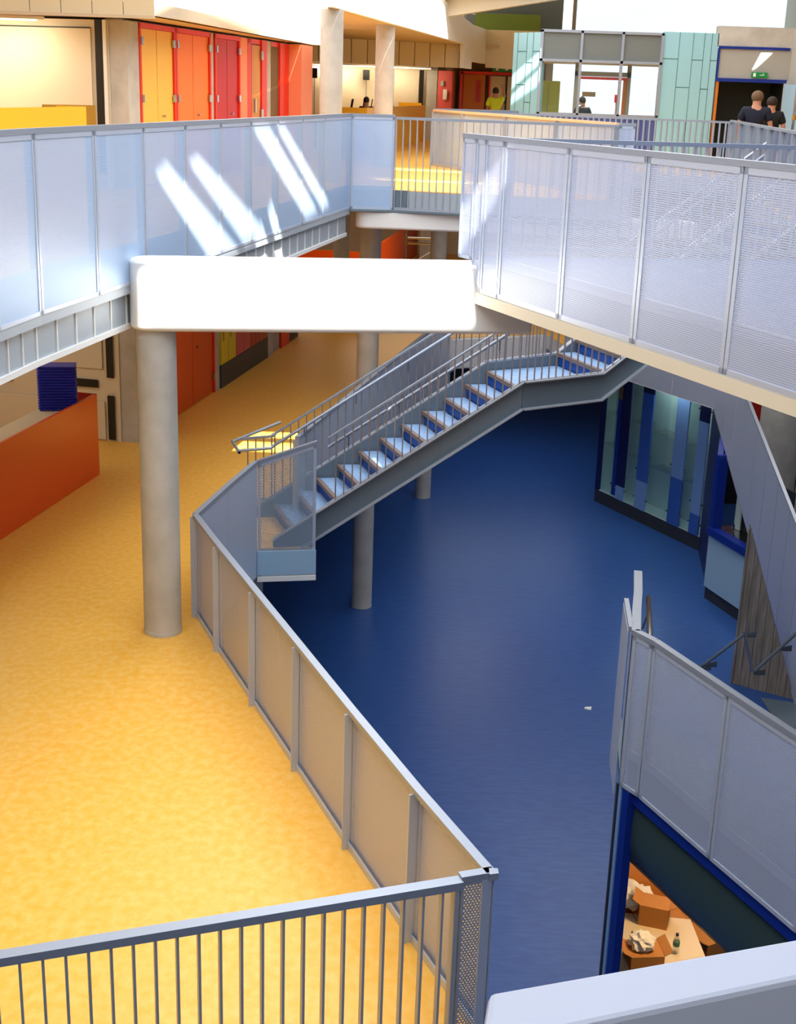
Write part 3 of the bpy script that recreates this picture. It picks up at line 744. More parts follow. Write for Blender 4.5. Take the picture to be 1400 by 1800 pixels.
# counters: one on each floor at the left edge
for lev, mt, lab in ((0, 'orange', 'large glossy orange counter front at the left edge of the middle floor'), (UP, 'yellow', 'yellow counter front at the left edge of the upper gallery')):
    c = thing('counter', (-4.5, 16.6, lev), lab, 'counter')
    MB().wall((-5.1, 13.2), (-4.22, 18.0), lev, lev+1.16, .04, 0).build('front_panel', M[mt], c)
    MB().wall((-4.22, 18.0), (-4.62, 18.12), lev, lev+1.16, .04, 0).build('return_panel', M['red' if lev == 0 else mt], c)
    MB().wall((-5.02, 13.7), (-4.27, 17.8), lev+.98, lev+1.05, .5, .04).build('worktop', M['soffit'], c)
    if lev: MB().wall((-4.4, 19.2), (-4.95, 18.6), lev, lev+1.16, .05, 0).build('rear_panel', M['brass'], c)
# stack of blue trays on the orange counter
def tray(z, i):
    o = MB(); a = Vector((-4.84, 17.32)); b = Vector((-4.36, 17.40)); n = Vector((-.2, .98)).normalized()*.3
    base = [a, b, b+n, a+n]
    c = sum(base, Vector((0, 0)))/4
    inn = [c+(p-c)*.93 for p in base]; rim = [c+(p-c)*1.05 for p in base]
    o.hexa([(p.x, p.y, z) for p in inn], [(p.x, p.y, z+.03) for p in base])
    o.hexa([(p.x, p.y, z+.026) for p in rim], [(p.x, p.y, z+.034) for p in rim])
    return o.build('storage_tray', M['tray'], origin=(c.x, c.y, z), bevel=.004)
t0_ = None; NT = 16
for i in range(NT):
    z = 1.05+i*.038
    if t0_ is None: t0_ = tray(z, i); o = t0_
    else:
        o = t0_.copy(); COL.objects.link(o); o.location.z = z
    lab = 'blue plastic tray in the stack on the orange counter' if i not in (0, NT-1) else ('topmost blue tray of the stack on the orange counter' if i else 'lowest blue tray of the stack on the orange counter')
    tag(o, lab, 'tray', 'stacked blue trays')

# ------------------------------------------------------------------ upper gallery head: fascia, white upstand
cf = thing('ceiling_fascia', (-5.6, 18.9, 6.12), 'beige panelled fascia in the top left corner', 'fascia')
for i in range(10):
    x0 = -3.5-i*.42; y0 = 19.05
    MB().box(x0-.41, x0, y0, y0+.04, 6.14, 7.6).build('fascia_panel', M['cream_panel'], cf)
MB().box(-8, -3.5, 19.0, 19.1, 6.1, 6.14).build('bottom_trim', M['soffit'], cf)
struct(MB().prism([(-9, 19.1), (-3.5, 19.1), (-3.3, 20.0), (-2.2, 29.5), (-1.8, 30.0), (-9, 30.1)], 6.14, 6.3).build('ceiling_gallery', M['soffit']))
N0 = (-3.5, 19.08); N1 = (-2.12, 29.55); N1b = (-1.72, 30.0)
V0 = (-1.27, 22.3); V1 = (1.36, 37.4); V2 = (1.62, 38.7); V3 = (2.08, 40.3); V4 = (3.5, 39.6)
us = thing('white_upstand', (-2.5, 25, 6.2), 'blown-out white upstand beam directly above the gallery doors', 'upstand')
MB().wall(N0, N1, 6.14, 9.2, .1, 0).build('upstand_face', M['white'], us)
MB().wall(N1, N1b, 6.14, 9.2, .1, 0).build('upstand_return', M['white'], us)
us2 = thing('white_upstand', (0, 30, 6.5), 'long white upstand beam over the two gallery columns, running to the far corner', 'upstand')
MB().wall(V0, V1, 0, 0, .12, 0, (6.5, 8.0), (6.5, 7.13)).build('upstand_face', M['white'], us2)
MB().wall(V1, V2, 0, 0, .12, 0, (5.9, 7.13), (5.9, 7.05)).build('upstand_face', M['white'], us2)
MB().wall(V2, V3, 0, 0, .12, 0, (6.1, 7.05), (6.08, 7.0)).build('upstand_face', M['white'], us2)
MB().wall(V3, V4, 0, 0, .12, 0, (5.98, 7.0), (5.92, 6.98)).build('upstand_return', M['cream'], us2)
gr_ = tag(MB().wall((-.1, 31.0), (1.9, 39.6), 7.35, 7.39, .04, .2).build('guard_rail', M['rail_top']), 'thin guard rail on top of the far white upstand', 'rail')
for t in (.1, .35, .6, .85):
    q = v2((-.1, 31.0), (1.9, 39.6), t); MB().box(q[0]-.23, q[0]-.2, q[1], q[1]+.03, 7.0, 7.9).build('post', M['rail_top'], gr_)
rf = thing('alcove_fascia', (-1, 36, 5.9), 'beige fascia panels at the back of the alcove behind the two columns', 'fascia')
for i in range(12):
    p, q = v2((-3.6, 34.6), (1.25, 37.6), i/12+.003), v2((-3.6, 34.6), (1.25, 37.6), (i+1)/12-.003)
    MB().wall(p, q, 5.9, 6.49, .05, 0).build('fascia_panel', M['cream_panel'], rf)
struct(MB().prism([(-1.38, 22.45), (-1.33, 22.5), (1.22, 37.3), (1.46, 38.7), (1.9, 40.3), (3.4, 39.8), (3.4, 46), (-9, 46), (-9, 30.25), (-1.76, 30.2)], 6.5, 6.6).build('ceiling_alcove', M['soffit']))
# back wall of the far gallery room
struct(MB().wall((-6, 41.8), (.8, 44.6), UP, 6.8, .2, 0).build('wall_alcove', M['cream']))
def BW(t): return v2((-6, 41.8), (.8, 44.6), t)
cp_ = tag(MB().wall(BW(.33), BW(.40), UP, 5.9, .04, -.05).build('wall_panel', M['coral']), 'coral red panel on the far cream wall left of the columns', 'panel')
for t, lab in ((.44, 'left black loudspeaker on the far cream wall'), (.672, 'right black loudspeaker between the two gallery columns')):
    c = BW(t); s_ = thing('loudspeaker', (c[0], c[1], 5.5), lab, 'speaker', 'black wall loudspeakers')
    MB().box(c[0]-.1, c[0]+.1, c[1]-.34, c[1]-.12, 5.55, 5.85).build('cabinet', M['black'], s_, bevel=.015)
    MB().box(c[0]-.02, c[0]+.02, c[1]-.12, c[1]-.04, 5.66, 5.72).build('bracket', M['black'], s_)
    MB().box(c[0]-.012, c[0]+.012, c[1]-.05, c[1]-.03, UP, 5.55).build('cable', M['wallgrey'], s_)
cs = thing('strip_light', (*BW(.6), 5.95), 'warm strip light washing the far cream wall', 'lamp')
MB().wall(BW(.3), BW(.95), 5.96, 6.0, .1, -.3).build('housing', M['white'], cs); MB().wall(BW(.3), BW(.95), 5.94, 5.958, .08, -.29).build('diffuser', M['lampglow'], cs)
area('strip_lamp', (-1.4, 43.0, 5.9), 4, .1, 45, (1, .86, .6), (0, .4, -1))
ls = thing('strip_light', (-6.6, 19.75, 6.05), 'warm strip light over the cream wall at the top left', 'lamp')
MB().box(-8, -5.1, 19.35, 19.5, 6.06, 6.1).build('housing', M['white'], ls); MB().box(-7.9, -5.2, 19.37, 19.48, 6.045, 6.06).build('diffuser', M['lampglow'], ls)
area('strip_lamp', (-6.2, 19.4, 6.0), 1.8, .1, 30, (1, .85, .6), (0, .5, -1))
# screens on the far wall right of the columns
sw = thing('folding_wall', (*BW(.9), UP), 'far cream folding wall with a dark strip behind the yellow counter', 'folding wall')
MB().wall((-.55, 43.5), (.2, 43.75), UP, 5.9, .06, 0).build('wall_leaf', M['cream'], sw)
MB().wall((.24, 43.76), (.36, 43.8), UP+.9, 5.9, .06, 0).build('black_strip', M['black'], sw)
# far yellow counter
yc = thing('counter', (0, 40, UP), 'long yellow counter in front of the far columns', 'counter')
MB().wall((-1.05, 33.0), (.43, 43.4), UP, UP+1.06, .05, 0, None, None).build('front_panel', M['yellow'], yc)
MB().wall((-1.9, 33.1), (-1.05, 33.0), UP, UP+1.06, .05, 0).build('return_panel', M['yellow'], yc)
MB().wall((.3, 43.45), (-.4, 43.3), UP, UP+1.12, .05, 0).build('rear_panel', M['yellow'], yc)
tag(MB().wall((.47, 43.65), (.78, 43.68), UP, 5.9, .3, 0).build('wall_pier', M['concrete']), 'far grey pier between the yellow counter and the coral panel', 'pier')
cpn = tag(MB().wall((.80, 43.66), (1.24, 43.5), UP, 5.9, .2, 0).build('wall_panel', M['coral']), 'far coral red panel carrying a small notice', 'panel')
MB().wall((.98, 43.55), (1.1, 43.5), 5.05, 5.35, .02, -.03).build('notice', M['paper'], cpn)
MB().wall((.9, 43.6), (1.0, 43.55), 5.45, 5.6, .02, -.03).build('call_point', M['wallgrey'], cpn)
# chairs stacked on desks in the far room: upturned legs
def upchair(x, y, z, label):
    th = thing('stacked_chair', (x, y, z), label, 'chair', 'upturned chairs behind the far counter')
    MB().box(x-.19, x+.19, y-.19, y+.19, z+.02, z+.05).build('seat', M['tray'], th, bevel=.01)
    MB().box(x-.19, x+.19, y+.17, y+.2, z-.3, z+.02).build('backrest', M['tray'], th, bevel=.01)
    for a, b in ((-1, -1), (1, -1), (-1, 1), (1, 1)):
        MB().tube([(x+a*.16, y+b*.16, z+.05), (x+a*.16+.07, y+b*.18, z+.48)], .011, 6).build('leg', M['black'], th)
    return th
up0 = upchair(-1.80, 36.9, UP+.74, 'upturned chair with dark legs left of the head behind the yellow counter')
labs = ['upturned chair just right of the left gallery column', 'upturned chair behind the head at the yellow counter', 'upturned chair with legs before the right gallery column', 'upturned chair at the right end of the row behind the yellow counter',
        'upturned chair in the dark stack next to the salmon pier', 'upturned chair at the left of the dark stack by the salmon pier']
for (x, y), l in zip([(-2.12, 37.1), (-1.48, 37.5), (-1.2, 38.1), (-1.0, 38.8), (-3.0, 34.5), (-3.45, 34.2)], labs):
    c = copy_tree(up0); c.location = (x, y, UP+.74); c['label'] = l
for i, (x, y, l) in enumerate([(-1.6, 37.8, 'desk hidden behind the far yellow counter carrying chairs'), (-3.2, 34.4, 'desk beside the salmon pier carrying upturned chairs')]):
    t = thing('desk', (x, y, UP), l, 'desk')
    MB().box(x-.8, x+.8, y-.9, y+1.4, UP+.7, UP+.735).build('desk_top', M['wood'], t)
    for a in (-1, 1):
        for b in (-.8, 1.3): MB().box(x+a*.75-.02, x+a*.75+.02, y+b-.02, y+b+.02, UP, UP+.7).build('leg', M['black'], t)

# ------------------------------------------------------------------ far corridor (upper), door and worker area
struct(MB().wall((1.45, 44.5), (4.2, 44.2), UP, 6.6, .2, 0).build('wall_corridor_end', M['brown']))
struct(MB().wall((1.25, 43.55), (1.45, 44.5), UP, 6.6, .2, 0).build('wall_corridor_side', M['brown']))
fd = thing('far_door', (2.0, 44.2, UP), 'orange wood door with a slim window at the end of the far corridor', 'door')
MB().box(1.52, 3.35, 44.1, 44.2, 5.83, 5.92).build('door_frame', M['red_frame'], fd); MB().box(1.5, 1.6, 44.1, 44.2, UP, 5.9).build('door_frame', M['red_frame'], fd)
MB().box(1.62, 2.3, 44.12, 44.18, UP, 5.82).build('door_leaf', M['wood_or'], fd)
MB().box(2.04, 2.16, 44.08, 44.12, 5.0, 5.65).build('vision_panel', M['crimson'], fd)
ld = thing('doorway_light', (2.7, 44.3, UP), 'cream lit doorway right of the orange wood door', 'doorway')
MB().box(2.45, 3.3, 44.15, 44.19, UP, 5.8).build('opening', M['cream'], ld)
MB().box(2.42, 2.47, 44.05, 44.15, UP, 5.8).build('jamb', M['red_frame'], ld); MB().box(2.95, 3.0, 44.05, 44.15, UP, 5.8).build('mullion', M['black'], ld)
MB().box(2.47, 2.95, 44.05, 44.15, 5.0, 5.04).build('push_bar', M['black'], ld)
struct(MB().wall((1.9, 44.6), (3.95, 44.4), 6.6, 7.66, .2, 0).build('wall_green', M['green']))
struct(MB().wall((1.6, 45.6), (4.75, 45.4), 6.6, 9.5, .2, 0).build('wall_clerestory', M['dark_steel']))
gs = tag(MB().box(2.5, 3.1, 43.9, 44.2, 5.93, 6.08).build('exit_sign', M['sign']), 'green exit sign above the far corridor door', 'sign')
MB().box(2.6, 2.68, 43.88, 43.9, 5.96, 6.05).build('running_figure', M['signwhite'], gs); MB().hexa([(2.9, 43.88, 5.96), (3.0, 43.88, 6.0), (3.0, 43.9, 6.0), (2.9, 43.9, 5.96)], [(2.9, 43.88, 6.05), (3.0, 43.88, 6.01), (3.0, 43.9, 6.01), (2.9, 43.9, 6.05)]).build('arrow', M['signwhite'], gs)
tag(MB().tube([(1.75, 42.3, 6.45), (1.75, 42.2, 6.45)], .09, 16).build('wall_sounder', M['soffit']), 'small round sounder on the cream return beam', 'alarm')

# ------------------------------------------------------------------ teal pod with windows
TP = (2.40, 33.8); TA = (2.97, 33.0); TB = (5.83, 33.0); TC = (7.12, 33.0)
pod = thing('teal_pod', (4.9, 33.5, UP), 'teal clad pod with a large window wall on the upper floor', 'pod')
MB().wall(TP, TA, UP, 6.68, .15, 0).build('side_wall', M['teal'], pod)
MB().wall(TB, TC, UP, 6.78, .15, 0).build('front_wall', M['teal'], pod)
MB().box(2.97, 5.83, 33.02, 33.1, UP, 4.86).build('apron', M['corr'], pod)
jn = MB()
for t in (.16, .5, .73): jn.wall(v2(TP, TA, t), v2(TP, TA, t+.012), UP, 6.68, .01, -.005)
for t0, t1, z in ((.16, .5, 6.25), (.5, .73, 6.0), (.16, .5, 5.5), (.5, .73, 5.1), (.73, 1, 6.25)): jn.wall(v2(TP, TA, t0), v2(TP, TA, t1), z, z+.015, .01, -.005)
jn.build('panel_joints', M['teal2'], pod); jn = MB()
for t in (.29, .54, .74, .875): jn.wall(v2(TB, TC, t), v2(TB, TC, t+.008), UP, 6.78, .01, -.005)
for t0, t1, z in ((0, .29, 6.18), (.29, .54, 5.55), (.54, .74, 6.17), (.74, .875, 5.53), (.875, 1, 6.17)): jn.wall(v2(TB, TC, t0), v2(TB, TC, t1), z, z+.015, .01, -.005)
jn.build('panel_joints', M['teal2'], pod)
rg = MB()
for i in range(24): x = 3.0+i*.118; rg.box(x, x+.05, 32.99, 33.02, UP, 4.86)
rg.build('corrugation', M['corr'], pod)
win = MB()
for x in (2.97, 3.9, 4.86, 5.78): win.box(x, x+.06, 32.95, 33.06, 4.86, 6.74)
for z in (4.84, 6.04, 6.69): win.box(2.97, 5.84, 32.95, 33.06, z, z+.06)
struct(win.build('window_1', M['rail_top']))
g_ = struct(MB().box(3.0, 5.8, 33.0, 33.008, 4.9, 6.05).build('window_1_glass', M['glass']))
bl = thing('roller_blind', (4.4, 33.1, 6.1), 'grey reflective upper glazing of the pod window', 'glazing')
for x0, x1 in ((3.03, 3.9), (3.96, 4.86), (4.92, 5.78)): MB().box(x0, x1, 33.01, 33.03, 6.1, 6.69).build('pane', M['smoke'], bl)
# inside of the pod: ceiling, cupboard, door frame, lit back
struct(MB().box(3.1, 8.8, 33.15, 39, 6.12, 6.3).build('ceiling_pod', M['cream']))
yb = tag(MB().box(3.05, 3.62, 34.2, 34.9, UP, 5.62).build('cupboard', M['lemon'], bevel=.01), 'tall yellow cupboard inside the teal pod', 'cupboard')
MB().box(3.34, 3.345, 34.19, 34.2, UP+.1, 5.55).build('door_gap', M['teal2'], yb)
df = thing('door_frame', (5.0, 37.5, UP), 'red edged glazed door frame seen through the pod window', 'door frame')
MB().box(4.35, 4.45, 37.5, 37.6, UP, 6.12).build('jamb', M['wallgrey'], df); MB().box(5.75, 5.85, 37.5, 37.6, UP, 6.12).build('jamb', M['wallgrey'], df)
MB().box(4.35, 5.85, 37.5, 37.6, 5.8, 5.92).build('transom', M['wallgrey'], df); MB().box(4.45, 5.75, 37.48, 37.58, 5.72, 5.79).build('head', M['red_frame'], df)
MB().box(5.66, 5.74, 37.48, 37.58, UP, 5.72).build('stile', M['wood_or'], df)
wy = tag(MB().box(4.5, 4.85, 36.9, 36.92, 5.28, 5.4).build('wall_notice', M['brown']), 'brown notice plate behind the person in the pod window', 'notice')
pp = thing('sign_stand', (5.35, 36.5, UP), 'slim stand with a red plate inside the pod', 'stand')
MB().cyl(5.35, 36.5, UP, 5.2, .015, 10).build('pole', M['wallgrey'], pp); MB().box(5.3, 5.4, 36.47, 36.5, 5.15, 5.35).build('plate', M['crimson'], pp); MB().cyl(5.35, 36.5, UP, UP+.03, .2, 20).build('base', M['wallgrey'], pp)

# entrance with the two men
struct(MB().prism([(7.14, 33.02), (8.85, 33.02), (8.85, 33.22), (7.14, 33.22)], 5.78, 6.46).build('wall_entrance', M['wallgrey']))
struct(MB().box(7.1, 9.4, 33.0, 33.3, 6.5, 6.95).build('wall_lintel', M['concrete']))
en = thing('entrance_frame', (7.9, 33, UP), 'blue framed opening with dark interior behind the two men', 'doorway')
MB().box(7.14, 8.8, 32.97, 33.05, 6.45, 6.51).build('head_trim', M['royal'], en); MB().box(7.14, 8.8, 32.97, 33.05, 5.72, 5.8).build('lintel_trim', M['royal'], en)
MB().box(7.13, 7.17, 32.97, 33.05, 5.8, 6.45).build('side_trim', M['royal'], en); MB().box(7.16, 7.22, 33.0, 33.1, UP, 5.72).build('jamb', M['wood_or'], en)
MB().box(7.22, 8.75, 34.2, 34.25, UP, 5.8).build('dark_interior', M['unlit_interior'], en); MB().box(7.2, 7.22, 33.1, 34.2, UP, 5.78).build('reveal', M['unlit_interior'], en)
MB().box(8.75, 8.77, 33.1, 34.2, UP, 5.78).build('reveal', M['unlit_interior'], en); MB().box(7.2, 8.77, 33.22, 34.2, 5.78, 5.8).build('soffit', M['unlit_interior'], en)
es = tag(MB().box(7.95, 8.33, 32.94, 32.97, 5.83, 5.95).build('exit_sign', M['sign']), 'green exit sign with white arrow over the dark opening', 'sign')
ar = MB(); ar.hexa([(8.18, 32.93, 5.87), (8.24, 32.93, 5.89), (8.24, 32.94, 5.89), (8.18, 32.94, 5.87)], [(8.18, 32.93, 5.885), (8.24, 32.93, 5.9), (8.24, 32.94, 5.9), (8.18, 32.94, 5.885)])
ar.box(8.14, 8.24, 32.93, 32.94, 5.883, 5.897); ar.hexa([(8.24, 32.93, 5.88), (8.26, 32.93, 5.885), (8.26, 32.94, 5.885), (8.24, 32.94, 5.88)], [(8.2, 32.93, 5.93), (8.21, 32.93, 5.935), (8.21, 32.94, 5.935), (8.2, 32.94, 5.93)])
ar.build('arrow', M['signwhite'], es)
MB().box(7.99, 8.05, 32.93, 32.94, 5.85, 5.93).build('running_figure', M['signwhite'], es)
struct(MB().wall((8.85, 33.0), (9.6, 30.5), UP, 6.9, .2, 0).build('wall_entrance_side', M['wallgrey']))
cw = tag(MB().wall((8.8, 32.9), (9.2, 31.6), UP, 5.7, .03, -.06).build('side_glazing', M['kiosk']), 'pale blue strip glazing right of the dark opening', 'glazing')
# scaffold tower at the right edge
def scaffold(x, y, z, w_, d_, h, label, lifts=3):
    th = thing('scaffold_tower', (x, y, z), label, 'scaffold')
    for a in (0, 1):
        for b in (0, 1): MB().cyl(x+a*w_, y+b*d_, z, z+h, .026, 12).build('standard', M['stainless'], th, smooth=True)
    for i in range(lifts):
        zz = z+.5+i*(h-.7)/max(1, lifts-1)
        for b in (0, 1): MB().tube([(x, y+b*d_, zz), (x+w_, y+b*d_, zz)], .022, 8).build('ledger', M['stainless'], th)
        if i < lifts-1: MB().tube([(x, y, zz), (x+w_, y, zz+(h-.7)/max(1, lifts-1))], .018, 8).build('brace', M['stainless'], th)
        MB().tube([(x, y, zz+.05), (x, y+d_, zz+.05)], .02, 8).build('transom', M['stainless'], th)
        for b in (0, 1): MB().cyl(x, y+b*d_, zz-.04, zz+.04, .04, 10).build('coupler', M['brass'], th)
    return th
scaffold(7.15, 25.2, UP, .7, .8, 2.9, 'scaffold tubes at the right edge beside the two men', 4)
scaffold(-.02, 33.3, MID, .95, 1.2, 1.9, 'aluminium scaffold tower on the middle floor behind the long white beam', 3)

# far glazing above the pod
gz = MB()
for x in (4.45,): gz.box(x, x+.1, 39.9, 40.0, 6.4, 9.6)
struct(gz.build('window_2', M['wallgrey']))
struct(MB().box(4.55, 12, 39.95, 39.958, 6.4, 9.6).build('window_2_glass', M['glass']))

# ------------------------------------------------------------------ mid level background beyond the beam
oc = thing('counter', (0, 40, MID), 'orange counter glimpsed behind the far concrete column and ladder', 'counter')
MB().wall((-.85, 37.0), (.35, 45.5), 0, 0, .05, 0, (0, 1.17), (0, 1.17)).build('front_panel', M['orange'], oc)
MB().wall((-3.4, 37.4), (-.85, 37.0), 0, 1.0, .05, 0).build('return_panel', M['orange'], oc)
MB().box(.42, .9, 44.0, 44.3, 0, 3.4).build('end_pier', M['concrete'], oc)
for i, (x, y, c_, l) in enumerate([(-1.6, 31.6, 'black', 'dark stacked chair left of the far column on the middle floor'), (-1.05, 31.2, 'black', 'dark chair pile right of the edge column on the middle floor')]):
    c = copy_tree(up0); c.location = (x, y, 1.05-.2*i); c['label'] = l; c['group'] = 'dark chairs on the middle floor'
    t = thing('desk', (x, y, 0), l.replace('stacked chair', 'desk').replace('chair pile', 'desk'), 'desk')
    MB().box(x-.4, x+.4, y-.3, y+.3, .66-.2*i, .7-.2*i).build('desk_top', M['wood'], t)
    for a in (-1, 1):
        for b in (-1, 1): MB().box(x+a*.36-.02, x+a*.36+.02, y+b*.26-.02, y+b*.26+.02, 0, .66-.2*i).build('leg', M['black'], t)
area('middle_floor_fill', (-3.2, 30, 3.4), 1.2, 14, 55, (1, .9, .72))
area('middle_floor_fill', (.5, 37, 3.2), 5, 4, 170, (1, .92, .8))  # fill added to brighten the far orange counter
area('middle_floor_fill', (-6.5, 16.5, 3.4), 1.4, 5, 60, (1, .9, .75))

# ------------------------------------------------------------------ lower level: display case, kiosk, stair flank
S = (4.62, 30.08); T = (6.38, 26.68)
def D(t): return v2(S, T, t)
zt0 = -.34
dc = thing('display_case', (5.5, 28.4, LO), 'glazed display case with vertical blue strips on the blue floor', 'display case')
MB().wall(D(0), D(1), LO, LO+.3, .5, 0).build('plinth', M['charcoal'], dc)
MB().wall(D(0), D(1), LO+.3, zt0, .04, .42).build('back_panel', M['pale'], dc)
MB().wall(D(0), D(1), LO+.3, LO+.32, .42, 0).build('base_shelf', M['pale'], dc)
MB().wall(D(-.01), D(0), LO+.3, zt0, .42, .04).build('end_panel', M['pale'], dc)
MB().wall(D(0), D(.04), LO+.3, zt0, .05, -.01).build('side_frame', M['navy'], dc)
for i, (t0, t1, segs) in enumerate([(.17, .205, (('royal', .35, 2.6), ('brown', 2.6, 3.46))), (.21, .29, (('ltblue', .3, .62), ('navy', .62, 3.46))), (.40, .50, (('ltblue', .3, .95), ('midblue', .95, 2.95), ('navy', 2.95, 3.46))),
                          (.71, .815, (('midblue', .3, 1.35), ('ltblue', 1.35, 3.46))), (.905, .985, (('midblue', .3, .75), ('ltblue', .75, 2.75), ('navy', 2.75, 3.46)))]):
    sp = None
    for mt, a, b in segs:
        o = MB().wall(D(t0), D(t1), LO+a, LO+b, .03, -.02).build('blue_strip', M[mt], dc)
        for tt in (t0-.008, t1+.008):
            c = D(tt); zc = LO+a+.25
            MB().tube([(c[0]+.01, c[1]+.005, zc), (c[0]-.03, c[1]-.015, zc)], .018, 8).build('stud', M['stainless'], o)
for t0, t1, z in ((.05, .17, -2.35), (.29, .4, -2.4), (.5, .71, -2.45), (.815, .9, -2.45), (.05, .17, -1.6), (.29, .4, -1.6), (.5, .71, -1.65), (.815, .9, -1.65)):
    MB().wall(D(t0), D(t1), z, z+.012, .38, .02).build('glass_shelf', M['plastic'], dc)
for t0, t1 in ((.05, .17), (.3, .4), (.5, .71), (.815, .9)):
    MB().wall(D(t0), D(t1), LO+.32, zt0, .008, .0).build('glass_pane', M['glass'], dc)
area('display_light', (5.7, 28.7, -.45), .2, 3.4, 22, (.85, 1, .95))
struct(MB().wall(D(1.0), (6.05, 24.2), LO, -.33, .1, 0).build('wall_kiosk', M['navy']))
ks_ = thing('kiosk', (6.0, 23.4, LO), 'pale blue servery kiosk with a royal blue window frame', 'kiosk')
k0 = (5.89, 23.9); k1 = (6.45, 22.2); kb = (6.15, 24.9)
MB().wall(k0, k1, LO, LO+.25, .1, .04).build('plinth', M['charcoal'], ks_); MB().wall(kb, k0, LO, LO+.25, .1, .04).build('plinth', M['charcoal'], ks_)
MB().wall(k0, k1, LO+.25, -2.5, .12, 0).build('front_panel', M['kiosk'], ks_)
MB().wall(kb, k0, LO+.25, -2.0, .12, 0, (LO+.25, -1.4), (LO+.25, -2.4)).build('side_panel', M['kiosk'], ks_)
MB().wall(k0, k1, -2.5, -2.36, .2, -.06).build('sill', M['royal'], ks_)
MB().wall(k0, v2(k0, k1, .07), -2.4, -.95, .2, -.03).build('frame_post', M['royal'], ks_)
MB().wall(kb, k0, -2.3, -.8, .1, 0, (-2.3, -.36), (-2.3, -.95)).build('frame_side', M['royal'], ks_)
MB().wall(v2(k0, k1, .1), v2(k0, k1, .2), -2.36, -1.0, .03, .4).build('inner_post', M['pale'], ks_)
MB().wall(v2(k0, k1, .1), k1, -2.36, -1.2, .03, .5).build('inner_back', M['charcoal'], ks_)
MB().wall(k0, k1, -2.4, -2.37, .8, .1).build('counter_top', M['stainless'], ks_)
tp = tag(MB().tube([(6.2, 23.35, -2.37), (6.2, 23.35, -2.15), (6.17, 23.3, -2.1), (6.12, 23.2, -2.14)], .012, 8).build('tap', M['stainless'], smooth=True), 'small chrome tap on the kiosk counter', 'tap')
MB().cyl(6.2, 23.35, -2.37, -2.33, .03, 12).build('tap_base', M['stainless'], tp)
# flank stair
fs = thing('flank_balustrade', (6.2, 22, LO), 'diagonal solid balustrade of the stair dropping to the blue floor at right', 'balustrade')
a = (5.97, 24.84); b = (6.42, 19.2)
for i in range(9):
    t0, t1 = i/9+.002, (i+1)/9-.002
    za = lambda t: (-.3-3.55*t, 1.1-2.62*t)
    MB().wall(v2(a, b, t0), v2(a, b, t1), 0, 0, .02, -.02, za(t0), za(t1)).build('balustrade_panel', M['sheet'], fs)
MB().wall(a, b, 0, 0, .06, -.03, (1.1, 1.13), (-1.52, -1.49)).build('top_rail', M['rail_top'], fs)
MB().wall(a, b, 0, 0, .04, -.01, (-.36, -.3), (-3.9+.03, -3.8)).build('bottom_trim', M['steel'], fs)
cl = thing('stair_cladding', (5.9, 19.8, LO), 'weathered grey boarded side wall under the diagonal balustrade', 'cladding')
c0 = (5.55, 20.02); c1 = (6.42, 19.45)
nb_ = 7
for i in range(nb_):
    t0, t1 = i/nb_+.004, (i+1)/nb_-.004
    zt = lambda t: -1.05-2.72*t
    MB().wall(v2(c0, c1, t0), v2(c0, c1, t1), 0, 0, .03, 0, (LO, zt(t0)), (LO, zt(t1))).build('board', M['boards'], cl)
MB().wall(c0, v2(c0, c1, .03), LO, -1.12, .08, -.03).build('edge_strip', M['boards'], cl)
def wall_handrail(ptsx, label):
    o = tag(MB().tube(ptsx, .026, 12).build('handrail', M['dark_steel'], origin=ptsx[0], smooth=True), label, 'handrail', 'steel handrails by the boarded wall')
    for q in (ptsx[0], ptsx[len(ptsx)//2], ptsx[-1]):
        q = Vector(q); MB().hexa([(q.x, q.y, q.z-.03), (q.x+.03, q.y+.02, q.z-.06), (q.x+.22, q.y+.12, q.z-.10), (q.x+.2, q.y+.1, q.z-.05)], [(q.x, q.y+.01, q.z), (q.x+.03, q.y+.03, q.z-.02), (q.x+.22, q.y+.13, q.z-.0), (q.x+.2, q.y+.11, q.z)]).build('bracket', M['dark_steel'], o)
    return o
wall_handrail([(4.83, 19.3, -3.22), (4.9, 19.25, -3.14), (5.42, 19.1, -2.55)], 'left dark handrail slanting over the boarded wall')
h_ = tag(MB().tube([(5.42, 19.1, -2.52), (5.58, 19.0, -3.12)], .026, 12).build('handrail', M['stainless'], smooth=True), 'short bright upright tube joining the two slanting handrails', 'handrail', 'steel handrails by the boarded wall')
wall_handrail([(5.6, 19.0, -3.14), (5.95, 18.95, -2.7), (6.6, 18.85, -1.85)], 'right dark handrail rising toward the right edge of the photo')
struct(MB().prism([(5.9, 19.45), (6.45, 19.3), (9, 19.2), (9, 16.5), (6.0, 16.8)], LO, LO+.02).build('floor_mat', M['dark_steel']))
# orange wall glimpsed behind the wide columns
tag(MB().box(7.0, 11.5, 31, 31.2, LO, -.33).build('rear_wall_panel', M['red_frame']), 'red orange wall glimpsed behind the wide columns on the right', 'panel')
tag(MB().box(6.8, 11.8, 30.2, 30.3, LO, -2.5).build('black_backing', M['black']), 'black sheet below the red orange wall on the right', 'panel')  # plain black sheet makes the area below the wall dark
# cable coil on the blue floor
tag(MB().tube([(4.7+.16*math.cos(i*.5)*(1+.1*math.sin(i)), 20.3+.28*math.sin(i*.5), LO+.02+.006*i) for i in range(26)], .014, 8).build('cable_coil', M['black'], smooth=True), 'loose black cable coil on the blue floor by the handrail', 'cable')
tag(MB().hexa([(3.0, 18.85, LO), (3.1, 18.82, LO), (3.12, 18.9, LO), (3.02, 18.92, LO)], [(3.0, 18.85, LO+.02), (3.1, 18.82, LO+.01), (3.12, 18.9, LO+.03), (3.02, 18.92, LO+.01)]).build('paper_scrap', M['paper']), 'white paper scrap lying on the blue floor', 'litter')

